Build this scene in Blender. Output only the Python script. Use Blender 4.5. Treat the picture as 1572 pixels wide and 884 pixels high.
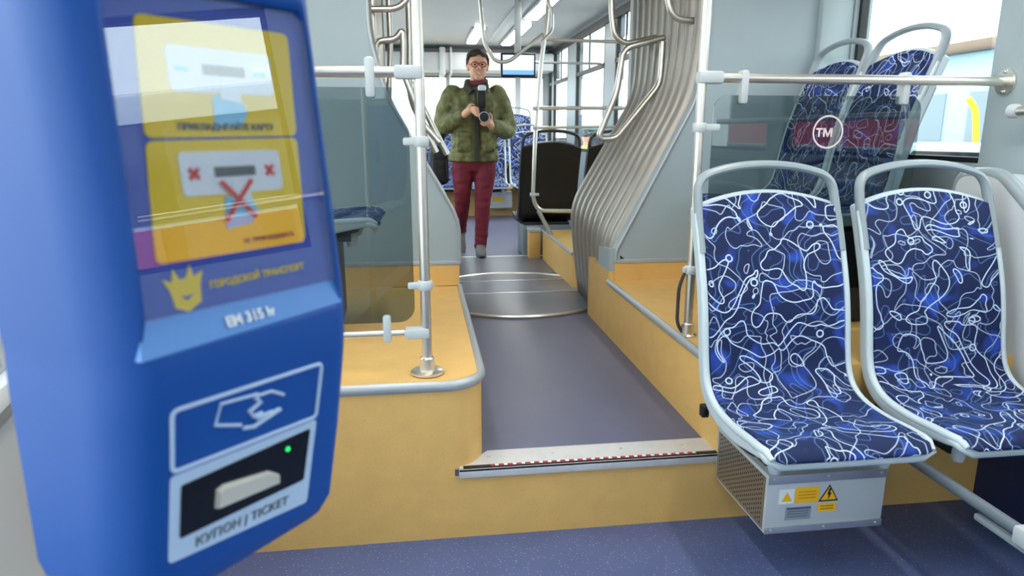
import bpy, bmesh, math, random
from mathutils import Vector as V, Matrix as M, noise as mnoise
PI = math.pi
for o in list(bpy.data.objects): bpy.data.objects.remove(o, do_unlink=True)
S = bpy.context.scene
COL = S.collection
rnd = random.Random(7)

# ------------------------------------------------------------------ camera, sky, exposure
EYE = 1.32
cam_d = bpy.data.cameras.new('camera'); cam = bpy.data.objects.new('camera', cam_d); COL.objects.link(cam)
cam_d.sensor_fit = 'HORIZONTAL'; cam_d.sensor_width = 36.0
cam_d.lens = 36.0 * 1050 / 1572
cam_d.clip_start = 0.02; cam_d.clip_end = 400
cam.location = (0, 0, EYE)
cam.rotation_euler = (math.radians(90 - 12.8), 0, math.radians(-7.5))
cam_d.dof.use_dof = True; cam_d.dof.focus_distance = 2.3; cam_d.dof.aperture_fstop = 6.0
S.camera = cam
world = bpy.data.worlds.new('overcast_sky'); S.world = world; world.use_nodes = True
bg = world.node_tree.nodes['Background']
bg.inputs[0].default_value = (0.93, 0.97, 1.0, 1); bg.inputs[1].default_value = 4.6
S.view_settings.view_transform = 'Standard'; S.view_settings.look = 'None'
S.view_settings.gamma = 1.0; S.view_settings.use_curve_mapping = False
S.view_settings.exposure = 0.2
LAMP = 22.0            # brightness of the tram's own ceiling strip lights

# ------------------------------------------------------------------ materials
def lin(c):
    return tuple(((x/255)/12.92 if x/255 <= 0.04045 else ((x/255+0.055)/1.055)**2.4) for x in c) + (1,)
def nodes(m):
    m.use_nodes = True
    return m.node_tree, m.node_tree.nodes, m.node_tree.links
def mat(name, rgb, rough=0.5, metal=0.0, spec=0.5, var=0.0, vscale=8, speck=None, bump=0.0, bscale=60, coat=0.0, emit=None):
    m = bpy.data.materials.new(name); t, N, L = nodes(m); b = N['Principled BSDF']
    c = lin(rgb)
    b.inputs['Base Color'].default_value = c
    b.inputs['Roughness'].default_value = rough; b.inputs['Metallic'].default_value = metal
    b.inputs['Specular IOR Level'].default_value = spec; b.inputs['Coat Weight'].default_value = coat
    tc = N.new('ShaderNodeTexCoord')
    out = None
    if var > 0:
        n = N.new('ShaderNodeTexNoise'); n.inputs['Scale'].default_value = vscale; n.inputs['Detail'].default_value = 4
        L.new(tc.outputs['Object'], n.inputs['Vector'])
        r = N.new('ShaderNodeMapRange'); r.inputs[1].default_value = 0.3; r.inputs[2].default_value = 0.7
        r.inputs[3].default_value = 1-var; r.inputs[4].default_value = 1+var
        L.new(n.outputs['Fac'], r.inputs[0])
        mx = N.new('ShaderNodeVectorMath'); mx.operation = 'SCALE'; mx.inputs[0].default_value = c[:3]
        L.new(r.outputs[0], mx.inputs['Scale']); out = mx.outputs[0]
    if speck:
        v = N.new('ShaderNodeTexVoronoi'); v.inputs['Scale'].default_value = speck[1]
        L.new(tc.outputs['Object'], v.inputs['Vector'])
        cr = N.new('ShaderNodeMath'); cr.operation = 'LESS_THAN'; cr.inputs[1].default_value = speck[2]
        L.new(v.outputs['Distance'], cr.inputs[0])
        mx = N.new('ShaderNodeMix'); mx.data_type = 'RGBA'
        L.new(cr.outputs[0], mx.inputs[0])
        if out: L.new(out, mx.inputs[6])
        else: mx.inputs[6].default_value = c
        mx.inputs[7].default_value = lin(speck[0]); out = mx.outputs[2]
    if out: L.new(out, b.inputs['Base Color'])
    if bump > 0:
        n = N.new('ShaderNodeTexNoise'); n.inputs['Scale'].default_value = bscale; n.inputs['Detail'].default_value = 3
        L.new(tc.outputs['Object'], n.inputs['Vector'])
        bp = N.new('ShaderNodeBump'); bp.inputs['Strength'].default_value = bump; bp.inputs['Distance'].default_value = 0.01
        L.new(n.outputs['Fac'], bp.inputs['Height']); L.new(bp.outputs[0], b.inputs['Normal'])
    if emit:
        b.inputs['Emission Color'].default_value = lin(emit[0]); b.inputs['Emission Strength'].default_value = emit[1]
    return m
def glass(name, tint=(255,255,255), ior=1.5):
    m = bpy.data.materials.new(name); t, N, L = nodes(m); N.clear()
    o = N.new('ShaderNodeOutputMaterial'); mx = N.new('ShaderNodeMixShader')
    r0 = ((ior-1)/(ior+1))**2                       # reflectance of the sheet, the same from both sides
    ge = N.new('ShaderNodeNewGeometry'); dt = N.new('ShaderNodeVectorMath'); dt.operation = 'DOT_PRODUCT'
    L.new(ge.outputs['Normal'], dt.inputs[0]); L.new(ge.outputs['Incoming'], dt.inputs[1])
    def mth(op, a_, b_):
        q = N.new('ShaderNodeMath'); q.operation = op; q.use_clamp = (op == 'SUBTRACT')
        for i_, v_ in ((0, a_), (1, b_)):
            if v_ is None: continue
            if isinstance(v_, (int, float)): q.inputs[i_].default_value = v_
            else: L.new(v_, q.inputs[i_])
        return q.outputs[0]
    ab = mth('ABSOLUTE', dt.outputs['Value'], None); om = mth('SUBTRACT', 1.0, ab); p5 = mth('POWER', om, 5.0)
    fr = mth('ADD', mth('MULTIPLY', p5, 0.8-r0), r0)
    a = N.new('ShaderNodeBsdfTransparent'); a.inputs[0].default_value = lin(tint)
    g = N.new('ShaderNodeBsdfGlossy'); g.inputs['Roughness'].default_value = 0.0
    L.new(fr, mx.inputs[0]); L.new(a.outputs[0], mx.inputs[1]); L.new(g.outputs[0], mx.inputs[2])
    L.new(mx.outputs[0], o.inputs[0]); return m
def fabric_mat(name):
    """navy plush with thin white scribble loops: level lines of warped noise fields drawn at even width, in seat UV metres"""
    m = bpy.data.materials.new(name); t, N, L = nodes(m); b = N['Principled BSDF']
    uv = N.new('ShaderNodeUVMap'); uv.uv_map = 'UVMap'
    oi = N.new('ShaderNodeObjectInfo')
    sc_ = N.new('ShaderNodeVectorMath'); sc_.operation = 'SCALE'; sc_.inputs[0].default_value = (3, 5, 0); L.new(oi.outputs['Random'], sc_.inputs['Scale'])
    ad = N.new('ShaderNodeVectorMath'); ad.operation = 'ADD'
    L.new(uv.outputs[0], ad.inputs[0]); L.new(sc_.outputs[0], ad.inputs[1])
    def mth(op, a, c=None, d=None):
        q = N.new('ShaderNodeMath'); q.operation = op
        for i, v in enumerate((a, c, d)):
            if v is None: continue
            if isinstance(v, (int, float)): q.inputs[i].default_value = v
            else: L.new(v, q.inputs[i])
        return q.outputs[0]
    def step(v, w0, w1):
        mr = N.new('ShaderNodeMapRange'); mr.interpolation_type = 'SMOOTHSTEP'
        mr.inputs[1].default_value = w0; mr.inputs[2].default_value = w1; mr.inputs[3].default_value = 1; mr.inputs[4].default_value = 0
        L.new(v, mr.inputs[0]); return mr.outputs[0]
    E = 0.002
    def nz(scale, off, dist, rough=0.45, det=0.6):
        mp = N.new('ShaderNodeVectorMath'); mp.operation = 'ADD'; mp.inputs[1].default_value = off
        L.new(ad.outputs[0], mp.inputs[0])
        n = N.new('ShaderNodeTexNoise'); n.noise_dimensions = '2D'; n.inputs['Scale'].default_value = scale
        n.inputs['Detail'].default_value = det; n.inputs['Roughness'].default_value = rough; n.inputs['Distortion'].default_value = dist
        L.new(mp.outputs[0], n.inputs['Vector']); return n.outputs['Fac']
    def field(scale, off, k, w, dist):
        a0 = nz(scale, (off, off*1.7, 0), dist); ax = nz(scale, (off+E, off*1.7, 0), dist); ay = nz(scale, (off, off*1.7+E, 0), dist)
        dx = mth('SUBTRACT', ax, a0); dy = mth('SUBTRACT', ay, a0)
        g = mth('SQRT', mth('ADD', mth('MULTIPLY', dx, dx), mth('MULTIPLY', dy, dy)))
        g = mth('MAXIMUM', mth('DIVIDE', g, E), 0.45)
        ph = mth('DIVIDE', mth('ABSOLUTE', mth('SUBTRACT', mth('FRACT', mth('MULTIPLY', a0, k)), 0.5)), k)
        return step(mth('DIVIDE', ph, g), w*0.45, w)
    a = field(7.4, 3.1, 4.0, 0.0027, 0.65)
    c = field(9.4, 17.3, 3.0, 0.0024, 0.8)
    d = field(8.0, 41.0, 5.0, 0.0026, 0.6)
    vo = N.new('ShaderNodeTexVoronoi'); vo.voronoi_dimensions = '2D'; vo.inputs['Scale'].default_value = 9.5; L.new(ad.outputs[0], vo.inputs['Vector'])
    rg = step(mth('ABSOLUTE', mth('SUBTRACT', vo.outputs['Distance'], 0.105)), 0.012, 0.032)
    sx = N.new('ShaderNodeSeparateColor'); L.new(vo.outputs['Color'], sx.inputs[0])
    rg = mth('MULTIPLY', rg, mth('GREATER_THAN', sx.outputs[0], 0.72))
    base = N.new('ShaderNodeValToRGB'); base.color_ramp.elements[0].position = 0.58; base.color_ramp.elements[1].position = 0.9
    base.color_ramp.elements[0].color = lin((7, 24, 72)); base.color_ramp.elements[1].color = lin((34, 76, 186))
    L.new(nz(13, (7, 2, 0), 0.3), base.inputs[0])
    m1 = N.new('ShaderNodeMix'); m1.data_type = 'RGBA'; m1.inputs[7].default_value = lin((96, 136, 196))
    L.new(mth('MULTIPLY', d, 0.45), m1.inputs[0]); L.new(base.outputs[0], m1.inputs[6])
    str_ = nz(5, (11, 23, 0), 0.0)
    mxm = mth('MAXIMUM', mth('MAXIMUM', a, mth('MULTIPLY', c, 0.62)), rg)
    m2 = N.new('ShaderNodeMix'); m2.data_type = 'RGBA'; m2.inputs[7].default_value = lin((198, 214, 240))
    L.new(mxm, m2.inputs[0]); L.new(m1.outputs[2], m2.inputs[6])
    L.new(m2.outputs[2], b.inputs['Base Color'])
    b.inputs['Roughness'].default_value = 0.7; b.inputs['Specular IOR Level'].default_value = 0.35
    b.inputs['Sheen Weight'].default_value = 0.3; b.inputs['Sheen Roughness'].default_value = 0.4
    b.inputs['Sheen Tint'].default_value = lin((110, 160, 235))
    return m

m_panel = mat('grey_laminate', (158, 172, 178), 0.42, var=0.03, vscale=3)
m_wall = mat('pale_grey_laminate', (196, 201, 206), 0.5, var=0.02, vscale=3)
m_ceiling = mat('ceiling_panel', (205, 208, 212), 0.45, var=0.02, vscale=2)
m_yellow = mat('ochre_vinyl', (222, 178, 106), 0.5, var=0.04, vscale=14, speck=((196, 152, 84), 140, 0.16), bump=0.05, bscale=180)
m_floor = mat('blue_vinyl', (84, 96, 140), 0.42, var=0.07, vscale=5, speck=((142, 152, 186), 90, 0.17), bump=0.06, bscale=220)
m_aisle = mat('slate_vinyl', (98, 101, 128), 0.38, var=0.05, vscale=4, speck=((120, 124, 148), 150, 0.12), bump=0.05, bscale=200)
m_disc = mat('turntable_vinyl', (120, 122, 132), 0.35, var=0.06, vscale=6)
m_alu = mat('aluminium', (205, 207, 208), 0.32, metal=0.85, var=0.04, vscale=20)
m_alu3 = mat('pale_aluminium', (214, 214, 216), 0.4, metal=0.25, var=0.05, vscale=20)
m_alu2 = mat('satin_aluminium_trim', (176, 182, 188), 0.42, metal=0.4)
m_steel = mat('brushed_steel', (224, 219, 210), 0.3, metal=0.9)
m_clamp = mat('grey_clamp_plastic', (190, 196, 200), 0.4)
m_shell = mat('pale_grey_seat_plastic', (194, 207, 214), 0.34)
m_handle = mat('grey_seat_handle', (142, 153, 160), 0.36)
m_black = mat('black_plastic', (22, 23, 25), 0.45)
m_dark = mat('dark_grey_plastic', (54, 56, 60), 0.5)
m_navy = mat('navy_vinyl_cove', (34, 44, 82), 0.55, speck=((70, 80, 120), 110, 0.12))
m_fabric = fabric_mat('navy_scribble_plush')
m_bellows = mat('grey_bellows_rubber', (160, 155, 148), 0.3, metal=0.25, var=0.08, vscale=5)
m_heat = mat('heater_sheet_metal', (200, 204, 206), 0.38, metal=0.2, var=0.03)
m_perf = mat('perforated_side', (150, 140, 128), 0.4, metal=0.6)
m_pane = glass('window_glass', (240, 247, 247), 1.45)
m_part = glass('partition_glass', (196, 206, 208), 1.62)
m_frame = mat('black_window_rubber', (24, 26, 29), 0.5)
m_wframe = mat('grey_window_post', (128, 142, 152), 0.45)
m_white = mat('white_print', (235, 240, 246), 0.5)
m_lamp = mat('lamp_diffuser', (255, 252, 245), 0.5, emit=((255, 250, 240), LAMP))
m_blue = mat('blue_validator_plastic', (24, 84, 168), 0.5, spec=0.35)
m_bluelight = mat('pale_blue_ledge', (92, 148, 220), 0.4)
m_screen = mat('dark_blue_display_glass', (42, 78, 182), 0.4)
m_sticky = mat('yellow_sticker', (244, 208, 14), 0.4)
m_cover = glass('display_cover_glass', (252, 253, 255), 1.9)
m_cyan = mat('pale_blue_card', (140, 208, 240), 0.15)
m_red = mat('red_print', (222, 62, 62), 0.3)
m_grey = mat('grey_print', (86, 92, 92), 0.3)
m_gloss = mat('black_slot_window', (8, 10, 12), 0.25)
m_led = mat('green_led', (30, 200, 90), 0.3, emit=((30, 220, 100), 1.2))
m_ivory = mat('ivory_ticket_lip', (214, 210, 200), 0.4)
m_orange = mat('orange_label', (250, 190, 20), 0.5)
m_skin = mat('skin', (222, 168, 142), 0.5, spec=0.4)
m_hair = mat('dark_brown_hair', (44, 28, 24), 0.6, bump=0.5, bscale=90)
m_jacket = mat('olive_jacket_cloth', (104, 103, 62), 0.65, var=0.5, vscale=19, bump=0.6, bscale=24)  # mottling mixes the quilt's dark patches with highlights painted into the colour
m_jdark = mat('dark_olive_cloth', (52, 54, 40), 0.75, var=0.2, vscale=15)
m_trouser = mat('burgundy_trouser_cloth', (112, 24, 44), 0.75, var=0.18, vscale=10, bump=0.4, bscale=22)
m_shoe = mat('grey_shoe', (112, 112, 112), 0.6)
m_scarf = mat('plum_scarf', (112, 52, 62), 0.85, var=0.2, vscale=40)
m_glasses = mat('red_brown_spectacles', (150, 44, 36), 0.3)
m_lens = glass('spectacle_lens', (235, 220, 215), 1.3)
m_bag = mat('black_nylon', (20, 20, 24), 0.65, bump=0.4, bscale=40)
m_lips = mat('lips', (196, 120, 108), 0.5)
m_teeth = mat('teeth', (240, 236, 228), 0.3)
m_eye = mat('dark_iris', (36, 26, 22), 0.2)
m_gravel = mat('pale_gravel', (186, 180, 170), 0.9, var=0.3, vscale=3, bump=0.5, bscale=9)
m_rail = mat('rusty_rail_steel', (120, 100, 84), 0.4, metal=0.6)
m_tramred = mat('red_tram_paint', (190, 28, 46), 0.3)
m_tramdark = mat('dark_tram_glass', (24, 28, 34), 0.1)
m_carwhite = mat('white_car_paint', (226, 232, 236), 0.3)
m_cargreen = mat('pale_green_car_paint', (150, 196, 184), 0.3)
m_carblue = mat('light_blue_car_paint', (110, 170, 210), 0.3)
m_ypaint = mat('yellow_paint', (238, 206, 40), 0.4)
m_hivis = mat('yellow_safety_vest', (232, 226, 40), 0.7)
m_tyre = mat('tyre_rubber', (28, 28, 30), 0.8)
m_build = mat('pale_blue_cladding', (164, 196, 210), 0.6, var=0.05)
m_leaf = mat('spring_leaves', (112, 142, 74), 0.8, var=0.3, vscale=5)
m_bark = mat('tree_bark', (92, 78, 64), 0.9)
m_mon = mat('monitor_picture', (210, 224, 244), 0.2, emit=((200, 220, 250), 0.9))
m_monblue = mat('monitor_picture_blue', (120, 170, 230), 0.2, emit=((110, 165, 235), 0.8))

# ------------------------------------------------------------------ mesh builder
class MB:
    def __init__(s): s.b = bmesh.new()
    def _add(s, verts, faces, mi=0):
        vs = [s.b.verts.new(v) for v in verts]
        for f in faces:
            try:
                fc = s.b.faces.new([vs[i] for i in f]); fc.material_index = mi
            except ValueError: pass
        return vs
    def box(s, c, d, rot=None, bev=0.0, mi=0, seg=2):
        t = bmesh.new(); bmesh.ops.create_cube(t, size=1)
        for v in t.verts: v.co = V((v.co.x*d[0], v.co.y*d[1], v.co.z*d[2]))
        if bev > 0: bmesh.ops.bevel(t, geom=t.edges[:], offset=bev, segments=seg, affect='EDGES', profile=0.5)
        R = rot if rot is not None else M.Identity(3)
        s._merge(t, lambda p: R @ p + V(c), mi); return s
    def span(s, a, b, bev=0.0, mi=0):
        return s.box([(a[i]+b[i])/2 for i in range(3)], [abs(b[i]-a[i]) for i in range(3)], None, bev, mi)
    def _merge(s, t, f, mi=0):
        mp = {v: s.b.verts.new(f(v.co)) for v in t.verts}
        for fc in t.faces:
            try:
                q = s.b.faces.new([mp[v] for v in fc.verts]); q.material_index = mi
            except ValueError: pass
        t.free()
    def cyl(s, a, b, r, r2=None, n=20, mi=0, cap=True):
        a, b = V(a), V(b); return s.tube([a, b], [r, r if r2 is None else r2], n=n, mi=mi, cap=cap)
    def tube(s, pts, r, n=12, mi=0, cap=True, flat=None, closed=False):
        """sweep a circle (or ellipse: flat=(direction, ratio)) along pts; r = number or list"""
        pts = [V(p) for p in pts]; k = len(pts)
        rs = r if isinstance(r, (list, tuple)) else [r]*k
        tan = []
        for i in range(k):
            if closed: d = pts[(i+1) % k]-pts[i-1]
            else: d = pts[min(i+1, k-1)]-pts[max(i-1, 0)]
            tan.append(d.normalized())
        u = tan[0].orthogonal().normalized()
        if flat:
            u = V(flat[0]); u = (u-tan[0]*u.dot(tan[0])).normalized()
        rings = []
        for i in range(k):
            u = (u-tan[i]*u.dot(tan[i])).normalized() if not flat else u
            if flat:
                w0 = V(flat[0]); u = (w0-tan[i]*w0.dot(tan[i])).normalized()
            w = tan[i].cross(u)
            q = flat[1] if flat else 1.0
            rings.append([s.b.verts.new(pts[i]+u*(rs[i]*q*math.cos(2*PI*j/n))+w*(rs[i]*math.sin(2*PI*j/n))) for j in range(n)])
        for i in range(k if closed else k-1):
            A, B = rings[i], rings[(i+1) % k]
            for j in range(n):
                f = s.b.faces.new([A[j], A[(j+1) % n], B[(j+1) % n], B[j]]); f.material_index = mi
        if cap and not closed:
            f = s.b.faces.new(rings[0][::-1]); f.material_index = mi
            f = s.b.faces.new(rings[-1]); f.material_index = mi
        return s
    def ball(s, c, r, mi=0, n=16):
        t = bmesh.new(); bmesh.ops.create_uvsphere(t, u_segments=n, v_segments=max(6, n//2+2), radius=1)
        r = (r, r, r) if not isinstance(r, (tuple, list)) else r
        s._merge(t, lambda p: V((p.x*r[0], p.y*r[1], p.z*r[2]))+V(c), mi); return s
    def prism(s, poly, f0, f1, mi=0):
        """poly: 2-D points; f0/f1 map a 2-D point to 3-D for the two caps"""
        A = [s.b.verts.new(f0(p)) for p in poly]; B = [s.b.verts.new(f1(p)) for p in poly]; n = len(poly)
        fs = [s.b.faces.new(A), s.b.faces.new(B[::-1])]
        for i in range(n): fs.append(s.b.faces.new([A[i], B[i], B[(i+1) % n], A[(i+1) % n]]))
        for f in fs: f.material_index = mi
        return s
    def lathe(s, c, prof, n=28, mi=0, axis=2):
        rings = []
        for r, h in prof:
            ring = []
            for j in range(n):
                a = 2*PI*j/n; p = [r*math.cos(a), r*math.sin(a)]
                q = {2: (p[0], p[1], h), 1: (p[0], h, p[1]), 0: (h, p[0], p[1])}[axis]
                ring.append(s.b.verts.new(V(q)+V(c)))
            rings.append(ring)
        for A, B in zip(rings, rings[1:]):
            for j in range(n): s.b.faces.new([A[j], A[(j+1) % n], B[(j+1) % n], B[j]]).material_index = mi
        s.b.faces.new(rings[0][::-1]).material_index = mi; s.b.faces.new(rings[-1]).material_index = mi
        return s
    def xf(s, mtx):
        bmesh.ops.transform(s.b, matrix=mtx, verts=s.b.verts[:]); return s
    def build(s, name, m, parent=None, smooth=True, angle=38, loc=None):
        bm = s.b
        bmesh.ops.recalc_face_normals(bm, faces=bm.faces[:])
        if smooth:
            for f in bm.faces: f.smooth = True
            lim = math.radians(angle)
            for e in bm.edges:
                if len(e.link_faces) == 2 and e.calc_face_angle(0) > lim: e.smooth = False
        me = bpy.data.meshes.new(name); bm.to_mesh(me); bm.free()
        for k in (m if isinstance(m, (list, tuple)) else [m]): me.materials.append(k)
        o = bpy.data.objects.new(name, me); COL.objects.link(o)
        if parent is not None: o.parent = parent
        if loc is not None: o.location = loc
        return o
def fillet(pts, r, n=6):
    pts = [V(p) for p in pts]; out = [pts[0]]
    for i in range(1, len(pts)-1):
        a, b, c = pts[i-1], pts[i], pts[i+1]
        d1, d2 = (a-b), (c-b); l = min(r, d1.length*0.48, d2.length*0.48)
        p, q = b+d1.normalized()*l, b+d2.normalized()*l
        for k in range(n+1):
            t = k/n; out.append(p*(1-t)**2+b*2*t*(1-t)+q*t*t)
    out.append(pts[-1]); return out
def rrect(w, h, r, n=6, cx=0, cy=0):
    out = []
    for (sx, sy, a0) in ((1, 1, 0), (-1, 1, 90), (-1, -1, 180), (1, -1, 270)):
        for k in range(n+1):
            a = math.radians(a0+90*k/n); out.append((cx+sx*(w/2-r)+r*math.cos(a), cy+sy*(h/2-r)+r*math.sin(a)))
    return out
def thing(name, label, cat, loc=(0, 0, 0), rz=0.0, group=None):
    o = bpy.data.objects.new(name, None); COL.objects.link(o); o.empty_display_size = 0.1
    o.location = loc; o.rotation_euler = (0, 0, rz); return tag(o, label, cat, group)
def tag(o, label, cat, group=None):
    o['label'] = label; o['category'] = cat
    if group: o['group'] = group
    return o
def struct(o, label=None):
    o['kind'] = 'structure'
    if label: o['label'] = label
    return o
KIDS = {}
def kids(o): return [c for c in bpy.data.objects if c.parent == o]
def dup(o, label=None, loc=None, rz=None, group=None, parent=None):
    c = o.copy(); COL.objects.link(c)
    if parent is not None: c.parent = parent
    if loc is not None: c.location = loc
    if rz is not None: c.rotation_euler = (0, 0, rz)
    if label: c['label'] = label
    if group: c['group'] = group
    for k in kids(o): dup(k, parent=c)
    return c
def text(body, size, m, parent, mtx, name='lettering', ext=0.0003, align='CENTER', bold=0.0):
    cu = bpy.data.curves.new(name, 'FONT'); cu.body = body; cu.size = size; cu.extrude = ext; cu.offset = bold
    cu.align_x = align; cu.align_y = 'CENTER'
    o = bpy.data.objects.new(name, cu); COL.objects.link(o)
    bpy.context.view_layer.update()
    me = bpy.data.meshes.new_from_object(o.evaluated_get(bpy.context.evaluated_depsgraph_get()))
    bpy.data.objects.remove(o, do_unlink=True); bpy.data.curves.remove(cu)
    me.transform(mtx); me.materials.clear(); me.materials.append(m)
    o = bpy.data.objects.new(name, me); COL.objects.link(o)
    if parent is not None: o.parent = parent
    return o
def remesh(o, voxel, smooth=2):
    md = o.modifiers.new('r', 'REMESH'); md.mode = 'VOXEL'; md.voxel_size = voxel; md.use_smooth_shade = True
    if smooth:
        s2 = o.modifiers.new('s', 'SMOOTH'); s2.factor = 0.5; s2.iterations = smooth
    bpy.context.view_layer.update()
    me = bpy.data.meshes.new_from_object(o.evaluated_get(bpy.context.evaluated_depsgraph_get()))
    o.modifiers.clear(); ms = [x for x in o.data.materials]; o.data = me
    me.materials.clear()
    for x in ms: me.materials.append(x)
    for p in me.polygons: p.use_smooth = True
    return o

# ------------------------------------------------------------------ setting: floors, platforms
Y0 = 2.052          # plane of the step riser
ZA, ZP = 0.246, 0.547
XL, XR = 0.182, 0.978          # aisle edges of the raised seat platforms
WR, WL = 2.20, -1.12           # side walls of the front car
YB = 3.48                      # bulkhead before the bellows
XC = 0.585
W2R, W2L = 1.90, -0.73         # side walls of the rear car
YE = 10.4
ZC = 2.5
struct(MB().span((-1.6, -2.6, -0.06), (2.3, Y0, 0)).build('floor', m_floor))
b = MB().span((WL, Y0+0.004, -0.06), (WR, YB, ZA)); b.span((0.0, YB, -0.06), (1.25, 4.55, ZA)); b.span((W2L, 4.55, -0.06), (W2R, 9.0, ZA))
struct(b.build('floor_aisle', m_aisle))
struct(MB().span((WL, Y0, 0.0), (2.0, Y0+0.02, ZA-0.024)).build('wall_riser', m_yellow))
# left platform with a rounded corner towards the aisle
R = 0.13
def plat_left(inset=0.0, y1=YB):
    p = [(WL, Y0+inset), (XL-R, Y0+inset)]
    for k in range(1, 9):
        a = math.radians(-90+90*k/8); p.append((XL-R+(R-inset)*math.cos(a), Y0+R+(R-inset)*math.sin(a)))
    return p+[(XL-inset, y1), (WL, y1)]
struct(MB().prism(plat_left(), lambda p: (p[0], p[1], ZA-0.024), lambda p: (p[0], p[1], ZP-0.004)).build('floor_platform_left', m_yellow))
tp = [(p[0], p[1], ZP-0.010) for p in plat_left()[:-1]]
struct(MB().tube(tp, 0.0145, n=10, flat=((0, 0, 1), 1.25)).build('trim_1', m_alu2))
# right platform
struct(MB().span((XR, Y0, ZA-0.024), (WR, YB, ZP)).build('floor_platform_right', m_yellow))
struct(MB().tube([(XR, Y0+0.02, ZP-0.006), (XR, YB, ZP-0.006)], 0.014, n=10, flat=((0, 0, 1), 1.2)).build('trim_2', m_alu2))
# navy lined lower wall under the right-hand window
struct(MB().span((1.985, -2.6, 0.0), (WR, Y0, 0.43)).build('baseboard_right', m_navy))
# bulkheads
bl = [(WL-0.05, 0.675), (0.187, 0.675), (0.187, 0.885), (-0.163, 1.514), (-0.226, 1.78), (-0.226, ZC), (WL-0.05, ZC)]
br = [(WR, 0.66), (1.066, 0.66), (1.013, 0.708), (1.415, 1.494), (1.457, 1.81), (1.457, ZC), (WR, ZC)]
struct(MB().prism(bl, lambda p: (p[0], YB, p[1]), lambda p: (p[0], YB+0.10, p[1])).build('wall_bulkhead_left', m_panel))
struct(MB().prism(br, lambda p: (p[0], YB, p[1]), lambda p: (p[0], YB+0.10, p[1])).build('wall_bulkhead_right', m_panel))
struct(MB().span((WL, YB-0.006, ZP), (0.183, YB+0.1, 0.66)).build('wall_kick_left', m_yellow))
struct(MB().span((XR+0.03, YB-0.006, ZP), (WR, YB+0.1, 0.645)).build('wall_kick_right', m_yellow))
struct(MB().span((WL, YB-0.010, 0.655), (0.187, YB+0.1, 0.678), 0.004).build('trim_3', m_alu2))
struct(MB().span((XR+0.03, YB-0.010, 0.640), (WR, YB+0.1, 0.663), 0.004).build('trim_4', m_alu2))
el = [(0.187, YB-0.004, 0.66), (0.187, YB-0.004, 0.885), (-0.163, YB-0.004, 1.514), (-0.226, YB-0.004, 1.78), (-0.226, YB-0.004, ZC)]
er = [(1.013, YB-0.004, 0.66), (1.013, YB-0.004, 0.708), (1.415, YB-0.004, 1.494), (1.457, YB-0.004, 1.81), (1.457, YB-0.004, ZC)]
struct(MB().tube(fillet(el, 0.08), 0.008, n=8).build('trim_5', m_alu2))
struct(MB().tube(fillet(er, 0.08), 0.010, n=8).build('trim_6', m_alu2))
# the walls that flank the aisle under the bellows: ochre below, grey return above
struct(MB().span((XR, YB, ZA), (XR+0.09, 3.92, 0.60)).build('wall_aisle_right', m_yellow))
struct(MB().span((XL-0.09, YB+0.02, ZA), (XL, 3.92, 0.60)).build('wall_aisle_left', m_yellow))
struct(MB().prism([(YB-0.002, 0.60), (3.70, 0.60), (3.70, 0.70), (YB-0.002, 0.72)], lambda p: (XR, p[0], p[1]), lambda p: (XR+0.06, p[0], p[1])).build('wall_return_right', m_panel))
# front-car side walls and windows (openings left in the wall)
def side_wall(name, x0, x1, ya, yb, zs, zt, opens, m):
    """wall between x0..x1 from ya to yb, window openings opens=[(y0,y1)] between zs and zt"""
    b = MB(); b.span((x0, ya, 0.0), (x1, yb, zs)); b.span((x0, ya, zt), (x1, yb, ZC+0.05))
    ys = [ya]+[v for o in opens for v in o]+[yb]
    for i in range(0, len(ys), 2):
        if ys[i+1]-ys[i] > 0.002: b.span((x0, ys[i], zs), (x1, ys[i+1], zt))
    return struct(b.build(name, m))
WIN = [0]
def window(x, y0, y1, z0, z1, bar=None, fr=0.03, m=None, posts=(), rot=None, about=None, thin=0.02):
    WIN[0] += 1
    root = struct(bpy.data.objects.new('window_%d' % WIN[0], None)); COL.objects.link(root)
    b = MB()
    for (a, c) in (((y0, z0), (y1, z0+fr)), ((y0, z1-fr), (y1, z1)), ((y0, z0), (y0+fr, z1)), ((y1-fr, z0), (y1, z1))):
        b.span((x-thin, a[0], a[1]), (x+thin, c[0], c[1]))
    if bar: b.span((x-thin, y0, bar-fr*0.6), (x+thin, y1, bar+fr*0.6))
    for p in posts: b.span((x-0.008, p-0.010, bar or z0), (x+0.008, p+0.010, z1))
    b.build('window_frame', m or m_frame, root)
    MB().span((x-0.003, y0+fr*0.5, z0+fr*0.5), (x+0.003, y1-fr*0.5, z1-fr*0.5)).build('pane', m_pane, root)
    return root
side_wall('wall_right', WR, WR+0.09, -2.6, YB+0.1, 1.20, 2.14, [(-2.2, -0.9), (-0.7, 0.66), (0.82, 2.26), (2.50, 3.42)], m_panel)
window(WR+0.04, 2.50, 3.42, 1.20, 2.14, fr=0.022)
window(WR+0.04, 0.82, 2.26, 1.20, 2.14, fr=0.022)
window(WR+0.04, -0.7, 0.66, 1.20, 2.14, fr=0.022)
window(WR+0.04, -2.2, -0.9, 1.20, 2.14, fr=0.022)
struct(MB().span((2.03, YB-0.05, 0.66), (WR, YB, ZC), 0.01).build('wall_corner_post', m_panel))
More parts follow.
